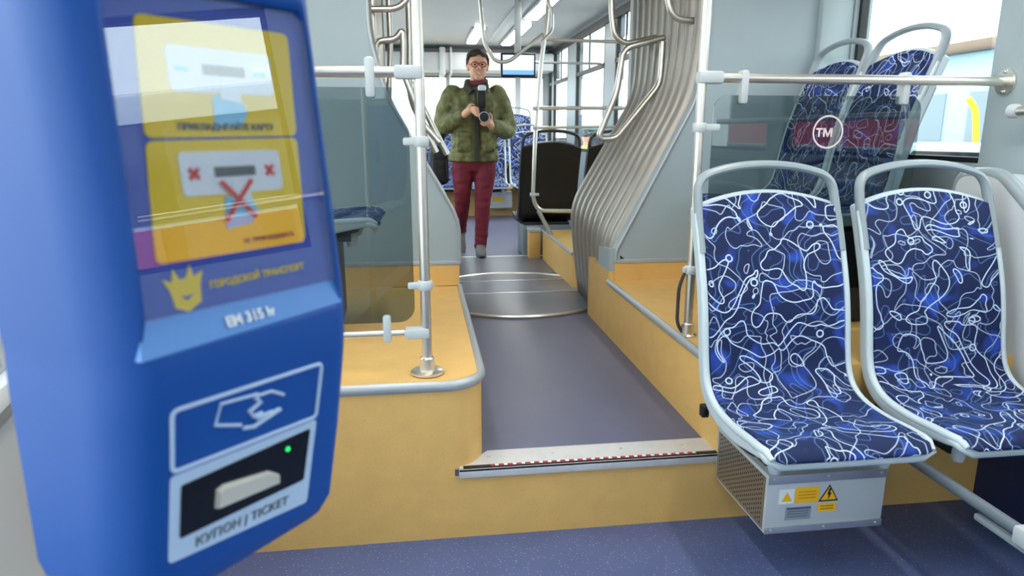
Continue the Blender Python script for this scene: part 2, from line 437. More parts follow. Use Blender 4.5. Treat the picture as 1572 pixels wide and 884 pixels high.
# sloping shoulder panel beside the window seat
sp = [(-2.6, 0.43), (2.44, 0.43), (2.44, 1.13), (2.40, 1.17), (2.26, 1.17), (1.95, 0.93), (-2.6, 0.93)]
struct(MB().prism(sp, lambda p: (2.06, p[0], p[1]), lambda p: (WR, p[0], p[1])).build('wall_shoulder_right', m_wall))
struct(MB().tube(fillet([(2.085, 2.44, 0.6), (2.085, 2.44, 1.16), (2.085, 2.25, 1.175), (2.085, 1.94, 0.94), (2.085, -2.6, 0.94)], 0.06), 0.026, n=12).build('trim_7', m_handle))
# left wall: straight beside the seats, tapering in towards the cab
side_wall('wall_left', WL-0.09, WL, 1.95, YB+0.1, 0.80, 2.3, [(2.1, 3.4)], m_panel)
window(WL-0.045, 2.1, 3.4, 0.80, 2.3, fr=0.03)
def taper(o):
    o.matrix_world = M.Translation((WL, 1.95, 0)) @ M.Rotation(math.radians(12), 4, 'Z') @ M.Translation((-WL, -1.95, 0)) @ o.matrix_world
    return o
taper(side_wall('wall_left_taper', WL-0.09, WL, -2.7, 1.95, 0.72, 2.3, [(-2.4, -0.3), (-0.2, 1.86)], m_wall))
taper(window(WL-0.045, -0.2, 1.86, 0.72, 2.3, fr=0.03)); taper(window(WL-0.045, -2.4, -0.3, 0.72, 2.3, fr=0.03))
taper(struct(MB().span((WL, -2.4, 0.655), (WL+0.045, 1.9, 0.715), 0.012).build('trim_8', m_white)))
taper(struct(MB().span((WL-0.0, -2.4, 0.61), (WL+0.03, 1.9, 0.652), 0.008).build('trim_9', m_handle)))
taper(struct(MB().span((WL, -2.4, 0.0), (WL+0.09, 1.9, 0.075), 0.01).build('baseboard_left', m_white)))
b = MB(); b.span((-1.7, -2.7, 0), (2.3, -2.6, 1.62)); b.span((-1.7, -2.7, 2.42), (2.3, -2.6, ZC))
for x0, x1 in ((-1.7, -0.5), (0.82, 0.92), (2.1, 2.3)): b.span((x0, -2.7, 1.62), (x1, -2.6, 2.42))
struct(b.build('wall_cab', m_wall))
WIN[0] += 1  # unseen band of cab glazing, added to brighten the ochre riser
root = struct(bpy.data.objects.new('window_%d' % WIN[0], None)); COL.objects.link(root)
b = MB()
for z in (1.62, 2.40): b.span((-0.5, -2.67, z), (2.1, -2.63, z+0.02))
b.build('window_frame', m_frame, root); MB().span((-0.5, -2.655, 1.63), (2.1, -2.648, 2.41)).build('pane', m_pane, root)
b = MB(); b.span((-1.8, -2.7, ZC), (2.4, YB+0.1, ZC+0.06)); b.span((-1.0, 4.4, ZC), (2.1, YE+0.1, ZC+0.06)); b.span((-0.3, YB, ZC), (1.5, 4.5, ZC+0.06))
struct(b.build('ceiling', m_ceiling))
# rear car
Wp = [(4.75, 6.02), (6.12, 6.77), (7.16, 8.50), (8.96, 9.93), (10.02, 10.3)]
side_wall('wall_rear_right', W2R, W2R+0.09, 4.5, YE+0.1, 1.10, 2.43, Wp, m_wframe)
for i, (a, c) in enumerate(Wp):
    window(W2R+0.02, a, c, 1.10, 2.43, bar=2.0, fr=0.035, posts=[(a*0.45+c*0.55)] if c-a > 0.5 else [])
struct(MB().span((W2R-0.02, 4.5, 2.385), (W2R, YE, 2.46)).build('trim_10', m_frame))
side_wall('wall_rear_left', W2L-0.09, W2L, 4.5, YE+0.1, 1.0, 2.43, [(4.75, 6.4), (6.6, 8.3), (8.5, 10.2)], m_wframe)
for a, c in ((4.75, 6.4), (6.6, 8.3), (8.5, 10.2)): window(W2L-0.04, a, c, 1.0, 2.43, bar=2.0, fr=0.035)
b = MB(); b.span((W2L, YE, 0), (W2R, YE+0.09, 1.22)); b.span((W2L, YE, 2.12), (W2R, YE+0.09, ZC))
for x0, x1 in ((W2L, -0.62), (0.40, 0.46), (1.42, 1.50), (1.83, W2R)): b.span((x0, YE, 1.22), (x1, YE+0.09, 2.12))
struct(b.build('wall_rear', m_wall))
WIN[0] += 1
root = struct(bpy.data.objects.new('window_%d' % WIN[0], None)); COL.objects.link(root)
b = MB()
for x0, x1 in ((-0.62, 0.40), (0.46, 1.42), (1.50, 1.83)):
    for z in (1.22, 2.10): b.span((x0, YE+0.02, z), (x1, YE+0.05, z+0.02))
b.build('window_frame', m_frame, root); MB().span((-0.62, YE+0.03, 1.22), (1.83, YE+0.04, 2.12)).build('pane', m_pane, root)
struct(MB().span((W2L, 9.0, ZA-0.2), (W2R, YE, 0.60)).build('floor_platform_rear', m_yellow))
struct(MB().span((1.03, 4.60, ZA-0.03), (W2R, 5.78, 0.50)).build('floor_platform_far', m_yellow))
struct(MB().tube([(1.03, 4.60, 0.497), (1.03, 5.78, 0.497)], 0.012, n=8).build('trim_11', m_alu2))
struct(MB().span((W2L, 4.60, ZA-0.03), (0.12, 5.78, 0.50)).build('floor_platform_far_left', m_yellow))
struct(MB().span((0.12, 5.93, ZA-0.002), (W2R, 5.97, ZA+0.005), 0.002).build('trim_12', m_white))
struct(MB().span((1.37, 4.5, 0), (W2R, 4.56, ZC)).build('wall_portal_right', m_wall))
struct(MB().span((W2L, 4.5, 0), (-0.2, 4.56, ZC)).build('wall_portal_left', m_wall))
b = MB(); b.span((W2L, 9.9, 2.16), (W2R, YE, 2.40), 0.02); b.span((0.30, 9.86, 2.10), (0.38, YE, 2.46), 0.01); b.span((0.44, 9.86, 2.10), (0.47, YE, 2.46), 0.01)
struct(b.build('trim_13', m_wall))

# ------------------------------------------------------------------ bellows
def hoop(off, t):
    far = [(1.05, ZA), (1.005, 0.55), (0.975, 0.86), (1.375, 1.55), (1.385, 1.85), (1.385, 2.20), (1.25, 2.36)]
    nr = [(1.005, ZA), (1.000, 0.55), (1.000, 0.735), (1.395, 1.505), (1.440, 1.80), (1.440, 2.20), (1.28, 2.36)]
    nl = [(0.170, ZA), (0.176, 0.55), (0.184, 0.875), (-0.160, 1.51), (-0.222, 1.78), (-0.222, 2.20), (-0.08, 2.36)]
    t = t**0.8
    r = [(a[0]*(1-t)+c[0]*t, a[1]*(1-t)+c[1]*t) for a, c in zip(nr, far)]
    l = [(a[0]*(1-t)+(2*XC-c[0])*t, a[1]*(1-t)+c[1]*t) for a, c in zip(nl, far)][::-1]
    pts = fillet([V((x, 0, z)) for x, z in r+l], 0.13, 5)
    out = []
    for i, p in enumerate(pts):
        d = (pts[min(i+1, len(pts)-1)]-pts[max(i-1, 0)]).normalized()
        n = V((d.z, 0, -d.x)); out.append(p+n*off)
    return out
def bellows():
    b = MB(); rows = []; ya, yb, np_ = YB+0.06, 4.50, 9; ns = np_*8
    for i in range(ns+1):
        t = i/ns; ph = (t*np_) % 1.0
        off = 0.09*abs(math.sin(PI*ph))**0.5
        rows.append([b.b.verts.new((p.x, ya+(yb-ya)*t, p.z)) for p in hoop(0.085-off, t)])
    for A, B in zip(rows, rows[1:]):
        for j in range(len(A)-1): b.b.faces.new([A[j], A[j+1], B[j+1], B[j]])
    o = b.build('articulation_bellows', m_bellows, angle=60)
    md = o.modifiers.new('t', 'SOLIDIFY'); md.thickness = 0.006; md.offset = 0
    return tag(o, 'pleated grey rubber bellows tunnel between the two tram cars', 'bellows')
bellows()
# turntable plate in the floor of the joint
t = thing('turntable_plate', 'round steel-rimmed turntable floor plate under the bellows', 'floor plate', (0.62, 4.52, ZA))
RD = 0.64
prof = [(0.0, 0.010)]
MB().lathe((0, 0, 0), [(RD, 0.0), (RD, 0.010), (RD-0.01, 0.012)], n=72).build('plate', m_disc, t)
b = MB(); b.tube([((RD+0.004)*math.cos(2*PI*k/72), (RD+0.004)*math.sin(2*PI*k/72), 0.008) for k in range(72)], 0.012, n=8, closed=True)
b.build('rim', m_steel, t)
for yy in (-0.03, 0.36):
    h = math.sqrt(RD**2-yy**2)-0.01
    MB().span((-h, yy-0.012, 0.010), (h, yy+0.012, 0.016), 0.002).build('seam_strip', m_alu, t)
tag(MB().span((0.13, 5.17, ZA), (1.02, 5.93, ZA+0.004)).build('threshold_plate', m_disc), 'flat grey threshold sheet beyond the turntable at the person\'s feet', 'floor plate')

# ------------------------------------------------------------------ step nosing
t = thing('step_nosing', 'aluminium step edging with red dashes at the foot of the ramp', 'step edging', (0, Y0, ZA))
poly = [(0.095, -0.012), (1.005, -0.012), (1.005, 0.115), (0.20, 0.115), (0.172, 0.085), (0.13, 0.045), (0.10, 0.015)]
b = MB(); b.prism(poly, lambda p: (p[0], p[1], -0.002), lambda p: (p[0], p[1], 0.006)); b.span((0.095, -0.012, -0.026), (1.005, -0.004, 0.006), 0.002)
b.build('plate', m_alu3, t)
MB().span((0.11, -0.006, 0.004), (1.0, 0.012, 0.0072)).build('dark_inlay', m_black, t)
b = MB()
for k in range(24):
    x = 0.20+k*0.0295; b.span((x, -0.004, 0.006), (x+0.013, 0.010, 0.0082))
b.build('red_dashes', mat('red_reflector', (170, 36, 36), 0.4), t)
b = MB()
for k in range(24):
    x = 0.2145+k*0.0295; b.span((x, 0.000, 0.006), (x+0.012, 0.010, 0.0082))
b.build('white_dashes', m_white, t)
for x in (0.2, 0.42, 0.66, 0.88):
    MB().cyl((x, 0.07, 0.005), (x, 0.07, 0.008), 0.005, n=10).build('screw', m_steel, t)

# ------------------------------------------------------------------ seats
PROF = [(-0.432, 0.425), (-0.428, 0.450), (-0.405, 0.463), (-0.33, 0.462), (-0.22, 0.455), (-0.11, 0.462), (-0.04, 0.490), (0.0, 0.540), (0.022, 0.62),
        (0.040, 0.72), (0.065, 0.82), (0.100, 0.92), (0.138, 1.02), (0.168, 1.09), (0.185, 1.135)]
def resample(P, n):
    P = [V((0, y, z)) for y, z in P]
    # Catmull-Rom then arc-length
    Q = []
    for i in range(len(P)-1):
        p0, p1, p2, p3 = P[max(i-1, 0)], P[i], P[i+1], P[min(i+2, len(P)-1)]
        for k in range(8):
            t = k/8
            Q.append(0.5*((2*p1)+(p2-p0)*t+(2*p0-5*p1+4*p2-p3)*t*t+(3*p1-p0-3*p2+p3)*t**3))
    Q.append(P[-1]); L = [0]
    for a, c in zip(Q, Q[1:]): L.append(L[-1]+(c-a).length)
    out = []; j = 0
    for i in range(n):
        s = L[-1]*i/(n-1)
        while j < len(L)-2 and L[j+1] < s: j += 1
        f = (s-L[j])/max(L[j+1]-L[j], 1e-9); out.append((Q[j].lerp(Q[j+1], f), s))
    return out, L[-1]
def seat_sheet(hw, inset, off, thick, arch, bowl, n=44, nx=14, rc=0.05):
    """curved slab following the seat profile. off: lift of the front surface, thick: slab thickness"""
    ring, Ltot = resample(PROF, n); b = MB(); uvl = []
    front, back = [], []
    for i, (p, s) in enumerate(ring):
        a, c = ring[max(i-1, 0)][0], ring[min(i+1, n-1)][0]; d = (c-a).normalized(); nr = V((0, -d.z, d.y))
        rf, rk = [], []
        for k in range(nx+1):
            u = -1+2*k/nx
            e = min(s-inset, Ltot-inset-s); w = hw
            if s < rc+inset: q = max(0.0, min(1.0, (s-inset)/rc)); w = hw-rc*(1-math.sqrt(max(0, 1-(1-q)**2)))
            x = u*w
            # arched upper edge: squeeze the last rows down at the sides
            ss = min(max(s, inset), Ltot-inset)
            top = Ltot-inset-arch*(u*u)
            f = ss/(Ltot-inset)
            s2 = inset+(top-inset)*(ss-inset)/(Ltot-2*inset) if ss > inset else inset
            # locate
            t = s2/Ltot*(n-1); i0 = min(int(t), n-2); g = t-i0
            pp = ring[i0][0].lerp(ring[i0+1][0], g); dd = (ring[min(i0+2, n-1)][0]-ring[max(i0-1, 0)][0]).normalized(); nn = V((0, -dd.z, dd.y))
            dish = bowl*(1-u*u)
            edge = 0.0
            rf.append((V((x, 0, 0))+pp+nn*(off-dish), (x, s2))); rk.append(V((x, 0, 0))+pp+nn*(off-dish*0.9-thick*(0.45+0.55*min(1.0, s/0.22))))
        front.append(rf); back.append(rk)
    uv = b.b.loops.layers.uv.new('UVMap')
    F = [[b.b.verts.new(q[0]) for q in r] for r in front]; K = [[b.b.verts.new(q) for q in r] for r in back]
    uvof = {}
    for r, rv in zip(front, F):
        for q, v in zip(r, rv): uvof[v] = q[1]
    for r, rv, kv in zip(front, F, K):
        for q, v in zip(r, kv): uvof[v] = (q[1][0]*1.05, q[1][1])
    fs = []
    for i in range(n-1):
        for k in range(nx):
            fs.append(b.b.faces.new([F[i][k], F[i][k+1], F[i+1][k+1], F[i+1][k]])); fs.append(b.b.faces.new([K[i][k], K[i+1][k], K[i+1][k+1], K[i][k+1]]))
    for i in range(n-1):
        fs.append(b.b.faces.new([F[i][0], F[i+1][0], K[i+1][0], K[i][0]])); fs.append(b.b.faces.new([F[i][nx], K[i][nx], K[i+1][nx], F[i+1][nx]]))
    for k in range(nx):
        fs.append(b.b.faces.new([F[0][k], K[0][k], K[0][k+1], F[0][k+1]])); fs.append(b.b.faces.new([F[n-1][k], F[n-1][k+1], K[n-1][k+1], K[n-1][k]]))
    for f in fs:
        for l in f.loops: l[uv].uv = uvof[l.vert]
    return b
def make_seat(label, group, shell_m=None, back_m=None):
    t = thing('tram_seat', label, 'seat', group=group)
    sh = seat_sheet(0.258, 0.0, 0.004, 0.040, 0.055, 0.006, rc=0.045).build('shell', shell_m or m_shell, t, angle=50)
    md = sh.modifiers.new('b', 'BEVEL'); md.width = 0.009; md.segments = 3; md.limit_method = 'ANGLE'; md.angle_limit = math.radians(50)
    fb = seat_sheet(0.236, 0.016, 0.018, 0.020, 0.050, 0.008, rc=0.03).build('upholstery', m_fabric, t, angle=60)
    md = fb.modifiers.new('b', 'BEVEL'); md.width = 0.008; md.segments = 3; md.limit_method = 'ANGLE'; md.angle_limit = math.radians(55)
    # raised side bolsters of the shell
    ring, Lt = resample(PROF, 40)
    for sx in (-1, 1):
        pts = []
        for i in range(1, 37):
            a, c = ring[i-1][0], ring[min(i+1, 39)][0]; d = (c-a).normalized(); nn = V((0, -d.z, d.y))
            xx = 0.249 if i > 3 else 0.231+0.006*i
            pts.append(V((sx*xx, 0, 0))+ring[i][0]+nn*(0.006))
        MB().tube(pts, [0.008]+[0.0125]*34+[0.012], n=10).build('bolster', shell_m or m_shell, t)
    hp = fillet([(-0.246, 0.100, 0.93), (-0.246, 0.155, 1.075), (-0.238, 0.188, 1.175), (-0.12, 0.198, 1.208), (0, 0.200, 1.217), (0.12, 0.198, 1.208), (0.238, 0.188, 1.175), (0.246, 0.155, 1.075), (0.246, 0.100, 0.93)], 0.055, 6)
    MB().tube(hp, 0.0135, n=12, flat=((0, 1, 0.2), 1.5)).build('handle', m_handle, t)
    # black moulded cover behind the shell
    bc = seat_sheet(0.244, 0.10, -0.032, 0.012, 0.07, 0.0, rc=0.05).build('back_cover', back_m or m_black, t, angle=50)
    b = MB(); b.span((-0.20, -0.33, 0.385), (0.20, 0.02, 0.425), 0.005)
    b.build('base_plate', m_black, t)
    for sx in (-0.17, 0.17):
        MB().lathe((sx, -0.33, 0.365), [(0.016, 0.0), (0.024, 0.03), (0.020, 0.066)], n=14).build('mount', m_clamp, t)
    return t
G1 = 'patterned seats facing the camera in the front car'
s1 = make_seat('navy scribble-patterned seat above the silver heater box with warning labels', G1)
s1.location = (1.155, 2.02, 0.0)
s2 = dup(s1, 'navy scribble-patterned seat beside the window wall, cut by the frame', (1.735, 2.02, 0.0))
# bracket and black stop at the aisle end of the first seat
MB().span((-0.165, 0.0, 0.262), (-0.128, 0.03, 0.47), 0.003).build('bracket', m_clamp, s1)
MB().span((-0.272, -0.045, 0.415), (-0.248, -0.015, 0.455), 0.004).build('stop', m_black, s1)
# seats that face the aisle, backs to the windows
s3 = dup(s1, 'seat seen past the steel rail, nearer of two backs against the window', (1.85, 2.755, 0.53), -PI/2, 'seats facing the aisle on the right platform')
s4 = dup(s1, 'seat by the corner post, farther of two backs against the window', (1.85, 3.23, 0.53), -PI/2, 'seats facing the aisle on the right platform')
for s in (s3, s4):
    for c in kids(s):
        if c.name.split('.')[0] in ('bracket', 'stop'): bpy.data.objects.remove(c, do_unlink=True)
    MB().span((-0.235, -0.26, 0.017), (0.235, 0.05, 0.40), 0.01).build('pedestal', m_dark, s); s.scale = (0.86, 1, 1)
s5 = dup(s3, 'seat seen through the tinted partition behind the blue validator', (-0.60, 2.80, 0.53), PI/2, 'seats facing the aisle on the left platform')
# rear car: black-backed seat facing away, dark seat by the window, rows facing the camera
s6 = dup(s1, 'seat with its black back to the camera, behind the far ochre box', (1.10, 5.98, 0.12), PI, 'seats facing away in the rear car')
s7 = dup(s1, 'dark seat back by the window, half hidden behind the bellows', (1.675, 5.98, 0.12), PI, 'seats facing away in the rear car')
for s in (s6, s7):
    for c in kids(s):
        n = c.name.split('.')[0]
        if n in ('bracket', 'stop'): bpy.data.objects.remove(c, do_unlink=True)
        elif n == 'handle':
            c.data = c.data.copy(); c.data.materials[0] = m_dark
        elif n == 'bolster' or n == 'shell':
            c.data = c.data.copy(); c.data.materials[0] = m_black
    MB().span((-0.22, -0.30, 0.126), (0.22, 0.03, 0.40), 0.01).build('pedestal', m_wframe, s)
G2 = 'patterned seats at the back of the rear car'
LR = ['patterned seat directly right of the person, above the small white box',
      'patterned seat between the person\'s seat and the black seat back',
      'patterned seat hidden behind the person on the far riser',
      'higher patterned seat back below the hanging screen']
for i, (x, y, z) in enumerate(((0.86, 9.05, ZA-0.04), (1.42, 9.05, ZA-0.04), (0.30, 9.05, ZA-0.04), (1.36, 10.0, 0.46))):
    s = dup(s1, LR[i], (x, y, z), 0, G2)
    for c in kids(s):
        if c.name.split('.')[0] in ('bracket', 'stop'): bpy.data.objects.remove(c, do_unlink=True)
    if i == 3: MB().span((-0.22, -0.30, 0.14), (0.22, 0.03, 0.40), 0.01).build('pedestal', m_dark, s)

# heater boxes under seats
def heater(label, loc, w=0.375, d=0.345, h=0.205, labels=True):
    t = thing('heater_box', label, 'heater', loc, group=None)
    MB().span((0, -d, 0), (w, 0, h), 0.003).build('casing', m_heat, t)
    b = MB()
    b.span((0, -d-0.004, 0), (w, -d, 0.022), 0.001); b.span((0, -d-0.004, h-0.028), (w, -d, h), 0.001)
    b.build('front_flange', m_alu, t)
    b = MB(); n = 0
    for i in range(24):
        for j in range(10):
            y = -d+0.03+i*0.0125; z = 0.022+j*0.0155+(0.0077 if i % 2 else 0)
            b.prism([(0.0042*math.cos(PI*k/3), 0.0042*math.sin(PI*k/3)) for k in range(6)], lambda p: (-0.0008, y+p[0], z+p[1]), lambda p: (0.0008, y+p[0], z+p[1]))
    b.build('perforation', m_black, t, smooth=False)
    MB().span((-0.0006, -d+0.012, 0.008), (0.001, -0.01, h-0.012)).build('side_grille', m_perf, t)
    for x in (0.02, w/2, w-0.02):
        for z in (0.011, h-0.013): MB().cyl((x, -d-0.007, z), (x, -d-0.003, z), 0.0045, n=10).build('screw', m_steel, t)
    f = lambda y: (lambda p: (p[0], -d-y, p[1]))
    def patch(poly, m, name, e=0.0012): return MB().prism(poly, f(e), f(e-0.0012)).build(name, m, t, smooth=False)
    tri = lambda cx, cz, s: [(cx-s, cz-s*0.82), (cx+s, cz-s*0.82), (cx, cz+s*0.92)]
    if labels:
        patch([(0.038, 0.094), (0.085, 0.094), (0.085, 0.140), (0.038, 0.140)], m_white, 'white_label')
        patch(tri(0.0625, 0.116, 0.017), m_orange, 'warning_triangle', 0.002)
        patch([(0.088, 0.093), (0.163, 0.093), (0.163, 0.143), (0.088, 0.143)], m_orange, 'yellow_label')
        patch(tri(0.195, 0.119, 0.031), m_black, 'warning_triangle', 0.0015); patch(tri(0.195, 0.1185, 0.0245), m_orange, 'triangle_field', 0.0022)
        patch([(0.194, 0.137), (0.200, 0.137), (0.196, 0.121), (0.202, 0.121), (0.192, 0.099), (0.194, 0.116), (0.189, 0.116)], m_black, 'bolt_symbol', 0.003)
        patch([(0.163, 0.060), (0.222, 0.060), (0.222, 0.086), (0.163, 0.086)], m_orange, 'yellow_label')
        patch([(0.062, 0.040), (0.143, 0.040), (0.143, 0.082), (0.062, 0.082)], mat('grey_label', (150, 156, 168), 0.4), 'grey_label')
        patch([(0.066, 0.074), (0.140, 0.074), (0.140, 0.080), (0.066, 0.080)], mat('label_violet', (92, 84, 130), 0.5), 'label_heading', 0.002)
        for z in (0.066, 0.058, 0.050): patch([(0.068, z), (0.136, z), (0.136, z+0.002), (0.068, z+0.002)], m_grey, 'label_line', 0.002)
        for z in (0.128, 0.118, 0.108): patch([(0.098, z), (0.153, z), (0.153, z+0.003), (0.098, z+0.003)], mat('label_ochre', (206, 140, 10), 0.5), 'label_line', 0.002)
        for z in (0.077, 0.068): patch([(0.172, z), (0.213, z), (0.213, z+0.003), (0.172, z+0.003)], mat('label_ochre', (150, 110, 20), 0.5), 'label_line', 0.002)
    else:
        patch([(0.04, 0.09), (0.19, 0.09), (0.19, 0.14), (0.04, 0.14)], m_orange, 'yellow_label')
    return t
heater('silver heater box with yellow warning labels hanging under the patterned seat', (0.976, Y0-0.004, 0.160), h=0.188)
heater('small pale heater box with yellow label under the far seats', (0.87, 8.995, 0.36), w=0.30, d=0.14, h=0.21, labels=False)
# tube carrying the front seats, running towards the camera
t = thing('seat_support_tube', 'grey diagonal steel tube under the seats crossing the dark floor', 'support tube', (1.465, Y0, 0.345))
MB().cyl((0, -0.005, 0), (0, -1.2, 0), 0.0165, n=16).build('tube', mat('shaded_grey_steel', (104, 114, 124), 0.4), t)  # tube grey darkened to carry the shadow under the seats
MB().span((-0.022, -0.86, -0.028), (0.022, -0.69, 0.020), 0.008).build('sleeve', m_clamp, t)
MB().span((-0.010, -0.86, -0.046), (0.010, -0.56, -0.026), 0.006).build('lower_bar', m_handle, t)
MB().cyl((0, -1.18, -0.345), (0, -1.18, 0), 0.016, n=14).build('leg', m_wframe, t)

# ------------------------------------------------------------------ poles, rails, partitions of the front car
RP = 0.0165
def clamp(x, y, z, dirx, L=0.06, h=0.02, name='clamp', parent=None, m=None):
    b = MB(); b.lathe((x, y, z), [(0.022, -h/2-0.004), (0.025, -h/2), (0.025, h/2), (0.022, h/2+0.004)], n=20)
    b.box((x+dirx*L/2, y, z), (L, 0.026, h), None, 0.006)
    return b.build(name, m or m_clamp, parent)
XPL, YPL = 0.003, 2.165
t = thing('grab_pole', 'steel floor pole standing on the corner of the left platform', 'pole', (XPL, YPL, ZP))
MB().cyl((0, 0, 0), (0, 0, ZC-ZP), RP, n=20).build('tube', m_steel, t)
MB().lathe((0, 0, 0), [(0.055, 0), (0.055, 0.006), (0.05, 0.009), (0.026, 0.012), (0.024, 0.05), (0.02, 0.054)], n=28).build('base_flange', m_steel, t)
clamp(0, 0, 0.764-0.018, -1, 0.055, 0.024, 'clamp', t); clamp(0, 0, 0.295, -1, 0.055, 0.022, 'clamp', t)
MB().box((-0.032, 0, 0.949), (0.085, 0.046, 0.040), None, 0.009).build('tee_joint', m_clamp, t)
MB().box((-0.030, 0, 0.137), (0.080, 0.044, 0.036), None, 0.009).build('tee_joint', m_clamp, t)
t = thing('handrail', 'upper steel rail from the left pole behind the validator', 'handrail', (XPL-0.07, YPL, 1.496))
MB().cyl((0, 0, 0), (-1.04, 0, 0), RP, n=18).build('tube', m_steel, t)
MB().lathe((-1.04, 0, 0), [(0.036, -0.006), (0.036, 0.006)], n=20, axis=0).build('wall_flange', m_steel, t)
t = thing('handrail', 'low thin steel rail beneath the left partition glass', 'handrail', (XPL-0.07, YPL, 0.684))
MB().cyl((0, 0, 0), (-1.04, 0, 0), 0.0125, n=18).build('tube', m_steel, t)
MB().lathe((-1.04, 0, 0), [(0.03, -0.006), (0.03, 0.006)], n=20, axis=0).build('wall_flange', m_steel, t)
def partition(name, label, loc, x0, x1, z0, z1, clips, low):
    t = thing(name, label, 'glass partition', loc)
    MB().prism(rrect(x1-x0, z1-z0, 0.05, 8, (x0+x1)/2, (z0+z1)/2), lambda p: (p[0], -0.004, p[1]), lambda p: (p[0], 0.004, p[1])).build('pane', m_part, t)
    for x in clips: MB().box((x, 0, z1+0.028), (0.030, 0.048, 0.118), None, 0.010).build('clip', m_clamp, t)
    for x in low: MB().box((x, 0, z0-0.020), (0.026, 0.040, 0.090), None, 0.008).build('clip', m_clamp, t)
    return t
partition('glass_partition', 'tinted glass screen left of the steel pole, hung between two rails', (XPL, YPL, 0), -1.02, -0.035, 0.722, 1.452, (-0.145, -0.7), (-0.125, -0.7))
# right
XPR, YPR = 1.012, 2.45
t = thing('grab_pole', 'steel floor pole on the right platform behind the patterned seat', 'pole', (XPR, YPR, ZP))
MB().cyl((0, 0, 0), (0, 0, ZC-ZP), RP, n=20).build('tube', m_steel, t)
MB().lathe((0, 0, 0), [(0.034, 0), (0.034, 0.006), (0.026, 0.012), (0.024, 0.05), (0.02, 0.054)], n=28).build('base_flange', m_steel, t)
clamp(0, 0, 1.338-ZP, 1, 0.075, 0.026, 'clamp', t); clamp(0, 0, 0.81-ZP, -1, 0.032, 0.024, 'clamp', t)
MB().box((0.028, 0, 1.513-ZP), (0.095, 0.048, 0.044), None, 0.010).build('tee_joint', m_clamp, t)
MB().tube(fillet([(-0.02, 0, 0.262), (-0.045, 0, 0.20), (-0.045, 0, 0.05), (-0.01, 0, 0.0)], 0.05), 0.007, n=8).build('cable', m_dark, t)
t = thing('handrail', 'steel rail from the right pole to the window post, above the seats', 'handrail', (XPR+0.07, YPR, 1.513))
ex = WR-XPR-0.07
MB().cyl((0, 0, 0), (ex, -0.03, -0.006), 0.0175, n=18).build('tube', m_steel, t)
MB().lathe((ex-0.004, -0.03, -0.006), [(0.048, -0.006), (0.048, 0.004)], n=24, axis=0).build('wall_flange', m_steel, t)
b = MB()
for z in (0.03, -0.042): b.ball((ex-0.012, -0.03, z), 0.007, n=10)
b.build('bolt', m_steel, t)
p2 = partition('glass_partition', 'reflecting glass screen under the right rail, before the window seats', (XPR, YPR, 0), 0.05, 0.87, 0.72, 1.452, (0.155, 0.79), ())
ring = MB(); ring.tube([(0.50+0.058*math.cos(2*PI*k/40), -0.006, 1.322+0.058*math.sin(2*PI*k/40)) for k in range(40)], 0.0032, n=6, closed=True)
ring.xf(M.Translation((0, -0.006, 0)) @ M.Diagonal((1, 0.2, 1, 1)) @ M.Translation((0, 0.006, 0)))
ring.build('round_logo', mat('pale_pink_ring', (226, 206, 208), 0.5), p2)  # pale pink ring laid on the face of the pane
text('тм', 0.056, mat('pale_pink_lettering', (226, 206, 208), 0.5), p2, M.Translation((0.487, -0.0055, 1.322)) @ M.Rotation(PI/2, 4, 'X'), bold=0.001)
t = thing('window_guard_rail', 'short steel rail along the nearest right window, ending at the post', 'handrail', (WR-0.07, 2.28, 1.395))
MB().cyl((0, 0.02, 0), (0, -2.2, 0), 0.018, n=18).build('tube', m_steel, t)
MB().lathe((0, 0.0, 0), [(0.021, -0.01), (0.026, 0.0), (0.026, 0.022), (0.018, 0.03)], n=18, axis=1).build('end_cap', m_clamp, t)
for y in (-0.01, -2.0): MB().cyl((0, y, 0), (0.07, y, 0), 0.012, n=12).build('standoff', m_steel, t)

# grab rails in the joint
def rail(label, pts, r=0.016, fil=0.05, closed=False, name='grab_rail', grp=None, mm=None):
    o = thing(name, label, 'grab rail', pts[0], group=grp)
    P = [V(p)-V(pts[0]) for p in pts]
    if closed:
        P = P+[P[0]]
        q = fillet(P, fil)
        MB().tube(q, r, n=12).build('tube', mm or m_steel, o)
    else: MB().tube(fillet(P, fil), r, n=12).build('tube', mm or m_steel, o)
    return o
rb = rail('bent steel loop handle following the slope of the right bellows',
     [(1.405, 4.0, 1.85), (1.17, 4.0, 1.79), (1.139, 4.0, 1.55), (1.042, 4.0, 1.307), (1.055, 4.0, 1.284), (1.141, 4.0, 1.284), (1.40, 4.0, 1.60), (1.402, 4.0, 1.83)], 0.0185, 0.055)
rail('steel rail dropping from the ceiling and curving into the right bellows', [(1.123, 4.12, ZC), (1.125, 4.12, 2.0), (1.150, 4.12, 1.87), (1.22, 4.12, 1.828), (1.42, 4.12, 1.87)], 0.018, 0.09)
rail('short curved steel rail at the top of the right bulkhead', [(1.285, 3.66, 2.4), (1.29, 3.66, 2.02), (1.33, 3.66, 1.90), (1.56, 3.66, 1.885)], 0.017, 0.1)
GL = 'steel rails over the left bellows'
rail('upper bent steel handle on the left bellows', [(-0.23, 3.62, 1.907), (-0.09, 3.62, 1.912), (-0.035, 3.62, 1.96), (-0.03, 3.62, 2.4)], 0.016, 0.08, grp=GL)
rail('lower steel loop handle on the left bellows', [(-0.215, 3.66, 2.3), (-0.215, 3.66, 1.62), (-0.20, 3.66, 1.765), (-0.105, 3.66, 1.775), (-0.07, 3.66, 1.825), (-0.068, 3.66, 1.75), (-0.075, 3.66, 1.62), (0.02, 3.66, 1.36), (0.10, 3.66, 1.27)], 0.016, 0.03, grp=GL)
